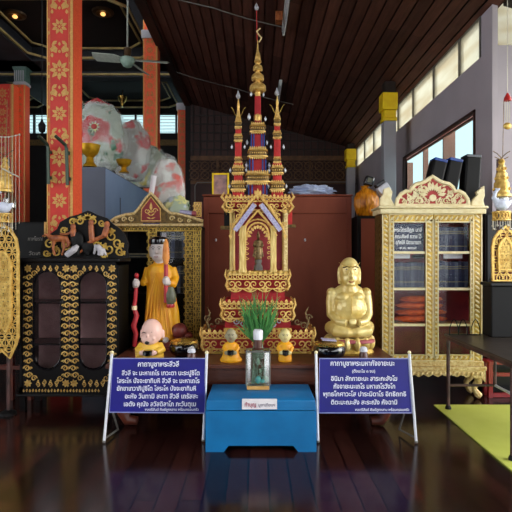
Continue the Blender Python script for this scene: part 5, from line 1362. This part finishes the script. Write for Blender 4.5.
# alms bowls
def bowl(px, y, w, h, label, extra):
    cx = X(px, y); r = w / 2 * y / F; t = thing('alms_bowl', (cx, y, TZ), label, 'alms bowl', 'black alms bowls')
    MB().lathe([(r * .55, TZ), (r * .6, TZ + .012), (r * .5, TZ + .02)], cx, y, 24).build('foot', 'black_matte', t)
    MB().lathe([(r * .45, TZ + .015), (r * .85, TZ + h * .25), (r, TZ + h * .5), (r * .97, TZ + h * .68), (r * .86, TZ + h * .78)], cx, y, 32).build('body', 'black_gloss', t)
    l = MB().lathe([(r * .9, TZ + h * .76), (r * .92, TZ + h * .82), (r * .86, TZ + h * .9), (r * .5, TZ + h * .98), (r * .1, TZ + h)], cx, y, 32).build('lid', 'brass', t)
    if extra:
        M = Matrix.Rotation(.0, 3, 'Z') @ Matrix.Rotation(.08, 3, 'Y')
        o = tag(MB().obox((cx - .01, y - .02, TZ + h + .008), (.12, .1, .008), M).build('envelope', 'mirror_blue'), 'pale lilac envelope lying on the right alms bowl', 'envelope')
    return t
bowl(184, 4.32, 30, .17, 'black alms bowl with brass lid behind the left blue sign', False)
bowl(329.5, 4.22, 33, .17, 'black alms bowl with brass rim beside the golden seated monk', True)
def jar(px, y, h, w, label):
    cx = X(px, y); t = thing('small_bottle', (cx, y, TZ), label, 'bottle', 'small brown bottles with white caps')
    MB().lathe([(w * .5, TZ), (w * .55, TZ + .01), (w * .5, TZ + h * .55), (w * .3, TZ + h * .72)], cx, y, 16).build('body', 'bottle_brown', t)
    MB().lathe([(w * .45, TZ + h * .68), (w * .5, TZ + h * .74), (w * .42, TZ + h * .92), (w * .2, TZ + h)], cx, y, 14).build('cap', 'bottle_cap', t)
jar(363.5, 4.14, .13, .07, 'small brown bottle with white cap before the golden seated monk')
jar(191.5, 4.1, .13, .07, 'small brown bottle with white cap beside the left alms bowl')

# ---------------------------------------------------------- blue donation box
D = 3.57; x0, x1 = X(205.5, D), X(316.5, D); ybk = 4.0
dn = thing('donation_box', ((x0 + x1) / 2, 3.79, 0), 'bright blue wooden donation chest with a white paper label', 'chest')
zs1, ztf = Z(411, D), Z(400, D)
b = MB(); fy = D + .0
out = [(x0, 0), (x0 + .13, 0), (x0 + .165, .045), (x1 - .165, .045), (x1 - .13, 0), (x1, 0), (x1, zs1), (x0, zs1)]
b.prism(out, fy, fy + .02)
b.prism([(x0, 0), (x0 + .1, 0), (x0 + .13, .045), (x1 - .13, .045), (x1 - .1, 0), (x1, 0), (x1, zs1), (x0, zs1)], ybk - .02, ybk)
b.box(x0, x0 + .02, fy + .02, ybk - .02, 0, zs1); b.box(x1 - .02, x1, fy + .02, ybk - .02, 0, zs1); b.box(x0 + .02, x1 - .02, fy + .02, ybk - .02, .045, .06)
b.build('body', 'blue_paint', dn)
l = MB(); xa, xb = x0 + .003, x1 - .003
l.add([(xa, fy - .004, zs1 + .004), (xb, fy - .004, zs1 + .004), (xb, ybk, zs1 + .004), (xa, ybk, zs1 + .004), (xa + .004, fy - .002, ztf - .004), (xb - .004, fy - .002, ztf - .004), (xb - .012, ybk - .01, ztf + .006), (xa + .012, ybk - .01, ztf + .006), (xa + .012, fy + .02, ztf + .006), (xb - .012, fy + .02, ztf + .006)],
      [(0, 3, 2, 1), (0, 1, 5, 4), (4, 5, 9, 8), (8, 9, 6, 7), (1, 2, 6, 9, 5), (2, 3, 7, 6), (3, 0, 4, 8, 7)])
l.build('lid', 'blue_paint', dn, bevel=.004)
lb_ = MB().box(X(242, D), X(277, D), fy - .008, fy - .0045, Z(409, D), Z(398.5, D)).build('paper_label', 'paper', dn)
f = lambda u, v: (X(u, D), fy - .0095, Z(-v, D))
w1 = MB(); write(w1, 'ทำบุญ', 244.8, 256, -406.2, 5.6, f); w1.build('red_lettering', 'letter_red', lb_)
w1 = MB(); write(w1, 'บูชาเทียนฯ', 258.5, 275, -406, 4.2, f); w1.build('grey_lettering', 'letter_grey', lb_)
# square bottle on the chest
y = 3.86; cx = X(258, y); zb0 = ztf + .009; S = y / F
bt = thing('square_glass_bottle', (cx, y, zb0), 'tall square glass bottle with white cap standing on the blue chest', 'bottle')
hw = 12.3 * S; zt0 = Z(349, y)
MB().box(cx - hw * .9, cx + hw * .9, y - .06, y + .06, zb0, zb0 + .03).build('base', 'cork_base', bt, bevel=.006)
MB().lathe([(hw, zb0 + .03), (hw, zt0 - .02), (hw * .9, zt0)], cx, y, 32, 1.0, 1, .65).build('glass', 'bottle_glass', bt)
r_ = MB()
for s in (-1, 1):
    for q in (-1, 1): r_.tube([(cx + s * hw * .94, y + q * .058, zb0 + .03), (cx + s * hw * .94, y + q * .058, zt0 - .01)], .005, 6)
r_.tube([(cx - hw, y - .06, zt0 - .01), (cx + hw, y - .06, zt0 - .01)], .006, 6); r_.build('edge', 'steel_grey', bt)
MB().lathe([(.05, zt0), (.03, zt0 + .01), (.032, zt0 + .08)], cx, y, 16).build('neck', 'bottle_brown', bt)
MB().lathe([(.036, zt0 + .075), (.038, zt0 + .14), (.03, zt0 + .15)], cx, y, 18).build('cap', 'bottle_cap', bt)
c_ = MB()
for i in range(22):
    a0 = (cx + random.uniform(-.06, .06), y + random.uniform(-.03, .03), zb0 + .04); c_.tube([a0, (a0[0] + random.uniform(-.02, .02), a0[1], zb0 + random.uniform(.08, .2)), (a0[0] + random.uniform(-.03, .03), a0[1], zb0 + random.uniform(.15, .26))], [.005, .004, .002], 4)
for i in range(5): c_.ball((cx + random.uniform(-.06, .06), y + random.uniform(-.03, .03), zb0 + .05 + random.uniform(0, .17)), (random.uniform(.012, .028), .018, random.uniform(.014, .03)), 8, 6)
c_.build('filling', 'moss', bt)
c_ = MB(); c_.ball((cx + .0, y - .03, zb0 + .07), (.022, .014, .03)); c_.ball((cx + .035, y - .03, zb0 + .06), (.018, .012, .016)); c_.build('charm', 'turquoise', bt)

# ---------------------------------------------------------- blue signs on easels
def sign(corners, legs, rear, lines, label, dt, db):
    (tl, tr, br, bl_) = corners
    y0p, y1p = tl[1], bl_[1]
    def dep(py): return dt + (db - dt) * (py - y0p) / (y1p - y0p)
    def W(px, py, off=0): d = dep(py); v = P(px, py, d); return v - Vector((0, off, 0))
    base = P((tl[0] + tr[0]) / 2, y1p, db)
    t = thing('notice_board', (base.x, base.y, 0), label, 'sign')
    bd = MB(); fr_ = [W(*p) for p in (tl, tr, br, bl_)]; bk2 = [v + Vector((0, .012, 0)) for v in fr_]
    bd.add(fr_ + bk2, [(0, 3, 2, 1), (4, 5, 6, 7), (0, 1, 5, 4), (1, 2, 6, 5), (2, 3, 7, 6), (3, 0, 4, 7)]); bd = bd.build('board', 'blue_sign', t)
    MB().tube([v - Vector((0, .002, 0)) for v in fr_], .0055, 4, True).build('border', 'sign_edge', bd)
    wr = MB()
    for (body, u0, u1, yy, s) in lines: write(wr, body, u0, u1, -yy, s, lambda u, v: W(u, -v, .004))
    wr.build('lettering', 'sign_letter', bd)
    for (a, b) in legs:
        dA, dF = dt, H * F / (b[1] - 256)
        p0, p1 = P(a[0], a[1], dA + .004), P(b[0], b[1], dF); p1.z = max(p1.z, .004)
        l = MB().tube([p0, p1], .0105, 10).build('leg', 'white_paint', t)
        MB().ball(p0 + Vector((0, 0, .008)), .014, 10, 8).build('finial', 'cream', l)
        MB().ball(p1 + Vector((0, 0, .008)), (.014, .014, .012), 10, 6).build('foot', 'steel_grey', l)
    for (a, b) in rear:
        MB().tube([a, b], .007, 8).build('brace', 'steel_grey', t)
    return t
sign(((113, 358.3), (206.5, 358.3), (204.5, 413), (109.5, 412)), (((112, 353.5), (104, 443)), ((206.8, 353.5), (203.3, 442))),
     ((P(113, 413, 3.76), Vector((X(117, 3.95), 3.98, .02))), (Vector((X(105, 3.75), 3.76, .03)), Vector((X(117, 3.95), 3.98, .02)))),
     (('คาถาบูชาพระสีวลี', 138, 179, 366.3, 7), ('สีวลี จะ มะหาเถโร เทวะตา นะระปูชิโต', 122, 199.6, 375, 6.4), ('โสระโห ปัจจะยาทิมหิ สีวลี จะ มะหาเถโร', 117, 199.6, 382.8, 6.4),
      ('ยักขาเทวาภิปูชิโต โสระโห ปัจจะยาทิมหิ', 117, 196, 390.4, 6.4), ('อะหัง วันทามิ สะทา สีวลี เถรัสสะ', 125, 198, 398.2, 6.4), ('เอตัง คุณัง สวัสดิลาโภ ภะวันตุเม', 124, 196, 406, 6.4), ('พลตรีสันต์ ศิษย์ลูกหลาน พร้อมครอบครัว', 145, 198.6, 410.6, 3.6)),
     'blue notice board with white Thai text, standing left of the blue chest', 3.8, 3.76)
sign(((319.5, 358.5), (408, 358.5), (411.8, 412.8), (319, 412.8)), (((316, 353.5), (318, 443)), ((409.3, 353.5), (416.3, 443.5))),
     ((P(404, 414, 3.78), Vector((X(401, 3.9), 3.95, .03))), (Vector((X(415, 3.74), 3.75, .04)), Vector((X(401, 3.9), 3.95, .03)))),
     (('คาถาบูชาพระมหากัจจายะนะ', 330.5, 394.4, 365.5, 7), ('(ตั้งนะโม ๓ จบ)', 352, 375, 372.4, 4), ('อินิมา สักกายะนะ สาระกะสังโฆ', 331, 397, 380.6, 6.4), ('กัจจายะนะเถโร มหาเถโรวังโก', 333.5, 395, 388.3, 6.4),
      ('พุทธโกศาวะโส ปาระมิดาโร อิทธิฤทธิ', 323, 406, 396, 6.4), ('ติตะมะณะสัง สะระณัง คัจฉามิ', 331, 397, 404.2, 6.4), ('พลตรีสันต์ ศิษย์ลูกหลาน พร้อมครอบครัว', 355, 409, 410.8, 3.6)),
     'blue notice board with white Thai text, standing right of the blue chest', 3.8, 3.76)

# ---------------------------------------------------------- right: table, mat, dark box, red stool
st_ = MB().box(1.66, 4.6, .5, 4.67, .002, .012).build('floor_mat', 'mat_green'); tag(st_, 'flat yellow green floor mat under the metal table', 'mat')
tz = .69; tb = thing('metal_table', (2.4, 3.97, 0.012), 'dark metal topped table standing on the green mat', 'table')
MB().box(1.72, 3.3, 3.36, 4.57, tz - .02, tz).build('top', 'metal_table', tb, bevel=.004)
MB().box(1.73, 3.29, 4.53, 4.56, tz - .05, tz - .02).box(1.73, 1.76, 3.38, 4.53, tz - .05, tz - .02).build('rail', 'rust_leg', tb)
for (x, y) in ((1.745, 4.54), (1.745, 3.4), (3.26, 4.54), (3.26, 3.4)):
    l = MB().tube([(x, y, .014), (x, y, tz - .02)], .016, 8).build('leg', 'rust_leg', tb)
    MB().lathe([(.028, .013), (.026, .03), (.018, .045)], x, y, 12).build('foot', 'black_matte', l)
MB().tube([(1.745, 4.54, .226), (2.17, 4.54, .226)], .012, 8).build('stretcher', 'rust_leg', tb)
MB().tube([(2.17, 4.54, .226), (2.17, 4.54, tz - .02)], .013, 8).build('stretcher', 'rust_leg', tb)
MB().tube([(2.17, 4.54, .226), (2.19, 3.4, .226)], .012, 8).build('stretcher', 'white_paint', tb)
t = thing('dark_case', (2.4, 4.25, tz), 'dark grey case standing on the metal table at the right', 'case')
xA = X(490.5, 4.35)
MB().box(xA + .01, 2.9, 4.35, 4.53, tz, Z(286, 4.35)).build('body', 'black_matte', t, bevel=.008)
MB().box(xA - .005, 2.92, 4.33, 4.54, Z(286, 4.35), Z(282.5, 4.35)).build('lid', 'black_lacquer', t, bevel=.005)
# wire loops on the table
t = thing('wire_rack', (X(464, 4.47), 4.47, tz), 'small wire rack of pointed loops on the metal table', 'rack')
for px in (454, 463, 475.5):
    y = 4.48; b = MB(); h = Z(319, y) - tz
    pts = [(X(px - 4.5, y), y, tz + .003), (X(px - 4.3, y), y, tz + h * .45), (X(px - 2, y), y, tz + h * .85), (X(px, y), y, tz + h), (X(px + 2, y), y, tz + h * .85), (X(px + 4.3, y), y, tz + h * .45), (X(px + 4.5, y), y, tz + .003)]
    b.tube(pts, .0045, 6); b.build('loop', 'black_matte', t)
MB().tube([(X(449, 4.48), 4.48, tz + .005), (X(480, 4.48), 4.48, tz + .005)], .004, 6).build('bar', 'black_matte', t)
t = thing('black_wardrobe', (2.8, 5.28, 0), 'black cabinet behind the right golden swan ornament', 'cabinet')
MB().box(X(485, 5.12), 3.3, 5.12, 5.46, 0, Z(213, 5.12)).build('body', 'black_matte', t, bevel=.006)
MB().box(X(487, 5.12), 2.84, 5.105, 5.12, .08, Z(215, 5.12)).build('door', 'black_lacquer', t); MB().box(2.86, 3.29, 5.105, 5.12, .08, Z(215, 5.12)).build('door', 'black_lacquer', t)
# red lacquered stool behind the table
t = thing('red_stool', (2.6, 5.1, 0), 'red lacquered wooden stool beneath the dark table at right', 'stool')
y = 4.95
for (x, yy) in ((X(490, y), y), (3.0, y), (X(490, y), y + .1), (3.0, y + .1)): MB().box(x - .02, x + .02, yy - .02, yy + .02, 0, Z(364, y)).build('leg', 'red_lacquer', t)
MB().box(X(490, y) - .02, 3.02, y - .03, y + .13, Z(364, y), Z(361, y)).build('seat', 'red_lacquer', t)
MB().box(X(490, y), 3.0, y - .015, y + .015, Z(376, y), Z(372.5, y)).box(X(490, y), 3.0, y - .015, y + .015, Z(400, y) + .03, Z(396, y) + .03).build('stretcher', 'red_lacquer', t)

# ---------------------------------------------------------- golden hanging ornaments at both edges
def parade(cx, d, z_sp_top, z_sp0, wsp, swan, ring, panel, foot, label, strings, bird_dir=1):
    """swan pendant under a pierced spire, with beads and a lace panel hung on a pole"""
    X0 = X(cx, d); kq = 1.35; t = thing('swan_ornament', (X0, d, foot), label, 'ornament')
    MB().tube([(X0, d + .06, foot), (X0, d + .06, Z(z_sp_top, d))], .015, 8).build('pole', 'rust_leg', t)
    MB().lathe([(.07, foot), (.07, foot + .02), (.03, foot + .04)], X0, d + .06, 16).build('foot_plate', 'black_matte', t)
    g = MB(); h = Z(z_sp_top, d) - Z(z_sp0, d); zb_ = Z(z_sp0, d); R = wsp / 2 * d / F
    prof = [(R, zb_), (R * .98, zb_ + h * .06), (R * .78, zb_ + h * .1), (R * .74, zb_ + h * .36), (R * .6, zb_ + h * .4), (R * .56, zb_ + h * .6), (R * .4, zb_ + h * .64), (R * .34, zb_ + h * .8), (R * .24, zb_ + h * .84), (R * .36, zb_ + h * .9), (R * .2, zb_ + h * .98)]
    g.lathe(prof, X0, d, 16)
    for (q, kk) in ((.2, .78), (.48, .6), (.72, .4)):
        for i in range(8):
            a = 2 * PI * i / 8; g.ball((X0 + R * kk * math.cos(a), d + R * kk * math.sin(a), zb_ + h * q), R * .16, 6, 4)
    g.build('pierced_spire', 'gold_lace', t)
    wv = MB()
    for s in (-1, 1): wv.tube([(X0, d, Z(z_sp_top, d)), (X0 + s * .04, d, Z(z_sp_top, d) + .04), (X0 + s * .075, d, Z(z_sp_top, d) + .06)], .004, 5); wv.tube([(X0, d, Z(z_sp_top, d) - .02), (X0 + s * .06, d, Z(z_sp_top, d) + .01)], .004, 5)
    wv.tube([(X0 + .01, d, Z(z_sp_top, d)), (X0 + .02, d, Z(z_sp_top, d) + .5)], .003, 5); wv.build('wire_leaf', 'gold_old', t)
    # swan
    sx, sz = X(swan[0], d), Z(swan[1], d); s = bird_dir; b = MB()
    b.ball((sx + .01, d - .05, sz - .01), (.065, .045, .05), 14, 10); b.tube([(sx - .03, d - .05, sz + .01), (sx - .062, d - .05, sz + .05), (sx - .045, d - .05, sz + .1), (sx - .02, d - .05, sz + .125), (sx - .05, d - .05, sz + .13)], [.032, .022, .017, .02, .006], 8)
    b.tube([(sx + .06, d - .05, sz), (sx + .095, d - .05, sz + .03)], [.03, .006], 8); sculpt('swan', b, 'swan_white', t, .005, 2)
    MB().lathe([(.02, Z(swan[1], d) - .04), (.06, Z(swan[1], d)), (.06, Z(swan[1], d) + .06), (.02, Z(z_sp0, d))], X0 + .02, d + .04, 16).build('glass_globe', 'bottle_glass', t)
    rg = MB(); z0, z1 = Z(ring[1], d), Z(ring[0], d); rr = max(R * .85, .055)
    for z in (z0, z1): rg.tube([(X0 + rr * math.cos(a), d + rr * math.sin(a), z) for a in [2 * PI * i / 16 for i in range(16)]], .007, 5, True)
    for i in range(16):
        a = 2 * PI * i / 16; a2_ = 2 * PI * (i + 1) / 16
        rg.tube([(X0 + rr * math.cos(a), d + rr * math.sin(a), z0), (X0 + rr * math.cos(a2_), d + rr * math.sin(a2_), z1)], .005, 4); rg.tube([(X0 + rr * math.cos(a), d + rr * math.sin(a), z1), (X0 + rr * math.cos(a2_), d + rr * math.sin(a2_), z0)], .005, 4)
    rg.build('pierced_ring', 'gold_lace', t)
    bd = MB()
    for i in range(10):
        a = 2 * PI * i / 10; L = .05 + .03 * (i % 2)
        bd.tube([(X0 + rr * math.cos(a), d + rr * math.sin(a), z0), (X0 + rr * math.cos(a), d + rr * math.sin(a), z0 - L)], .003, 4); bd.ball((X0 + rr * math.cos(a), d + rr * math.sin(a), z0 - L), .011, 8, 6)
    bd.build('bead_fringe', 'bead', t)
    pp = [(X(u, d), Z(v, d)) for u, v in panel]; lp_ = MB(); lace(lp_, pp, flat(d), .062, .0065, 2.4)
    lo, hi = min(p[1] for p in pp), max(p[1] for p in pp); xm_ = sum(p[0] for p in pp) / len(pp)
    lace(lp_, [(xm_ + (x - xm_) * .55, (lo + hi) / 2 + (z - (lo + hi) / 2) * .6) for x, z in pp], flat(d - .012), .04, .008, 1.8)
    lp_.build('lace_panel', 'gold_lace', t)
    bp_ = MB(); bp_.prism([(xm_ + (x - xm_) * .9, (lo + hi) / 2 + (z - (lo + hi) / 2) * .94) for x, z in pp], d + .02, d + .03); bp_.build('backing', 'black_matte' if cx < 100 else 'base_red', t)
    if strings:
        sg = MB(); (sx0, sx1, sy0, sy1) = strings
        arc = [(X(sx0 + (sx1 - sx0) * i / 8, d), d - .05, Z(sy0 - 3 * math.cos(PI * (i - 4) / 4) * -1 if False else sy0 + 2.5 * math.sin(PI * i / 8), d)) for i in range(9)]
        sg.tube(arc, .004, 5)
        for i in range(9):
            p = arc[i]; sg.tube([p, (p[0] + .0, p[1], Z(sy1 - (i % 3) * 6, d))], .0018, 4)
            sg.ball(p, .008, 6, 5)
        sg.tube([(X(6, d), d - .06, Z(170, d)), (X(22, d), d - .06, Z(178, d))], .006, 5)
        sg.build('bead_strings', 'bead', t)
    return t
parade(5, 4.36, 157, 192, 16, (5, 207), (214, 222), [(-16, 350), (-16, 245), (-12, 233), (-2, 226), (3, 225), (10, 229), (16, 239), (18, 252), (18, 335), (16, 344), (10, 358), (2, 350), (-6, 358)], 0, 'golden swan ornament with long lace panel at the left edge', (-6, 22, 136, 236))
parade(501.5, 4.38, 158, 197, 19, (498, 204), (212, 220), [(493, 280.5), (492.5, 248), (494, 239), (499, 232), (505, 227), (511, 232), (516, 240), (517.5, 250), (517, 280.5)], Z(282.5, 4.35) + .006, 'golden swan ornament with arched lace panel at the right edge', None)
# little red bead tassel hanging above it
x, y = X(511, 4.2), 4.26
t = thing('hanging_tassel', (x, y, Z(160, y)), 'red capped bead tassel hanging against the grey wall', 'tassel')
MB().tube([(x, y, Z(92, y)), (x, y, zc(x))], .003, 5).build('cord', 'bead', t)
MB().lathe([(.03, Z(101, y)), (.028, Z(98, y)), (.006, Z(93, y))], x, y, 12).build('cap', 'red_bright', t)
g = MB()
for s in (-1, 0, 1): g.tube([(x + s * .02, y, Z(101, y)), (x + s * .014, y, Z(122, y))], .003, 4)
g.build('strings', 'bead', t)
g = MB(); g.ball((x, y, Z(126, y)), (.035, .02, .03)); g.build('star', 'gold_lace', t)

# ================================================================== LIGHT AND CAMERA
w = bpy.data.worlds.new('World'); sc.world = w; w.use_nodes = True
bg = w.node_tree.nodes['Background']; bg.inputs[0].default_value = (0.93, 0.97, 1.0, 1); bg.inputs[1].default_value = 3.7
sl = bpy.data.lights.new('sun', 'SUN'); sl.energy = 2.4; sl.angle = math.radians(35); sl.color = (1.0, 0.96, 0.88)
so_ = bpy.data.objects.new('sun', sl); COL.objects.link(so_); so_.rotation_euler = Vector((-.94, .24, -.24)).to_track_quat('-Z', 'Y').to_euler()
cam = bpy.data.cameras.new('camera'); co = bpy.data.objects.new('camera', cam); COL.objects.link(co)
co.location = (0, 0, H); co.rotation_euler = (PI / 2, 0, 0); cam.sensor_width = 36; cam.lens = F / 512 * 36; cam.clip_end = 100
sc.camera = co
sc.view_settings.view_transform = 'Standard'; sc.view_settings.look = 'None'; sc.view_settings.gamma = 1; sc.view_settings.exposure = 0.0
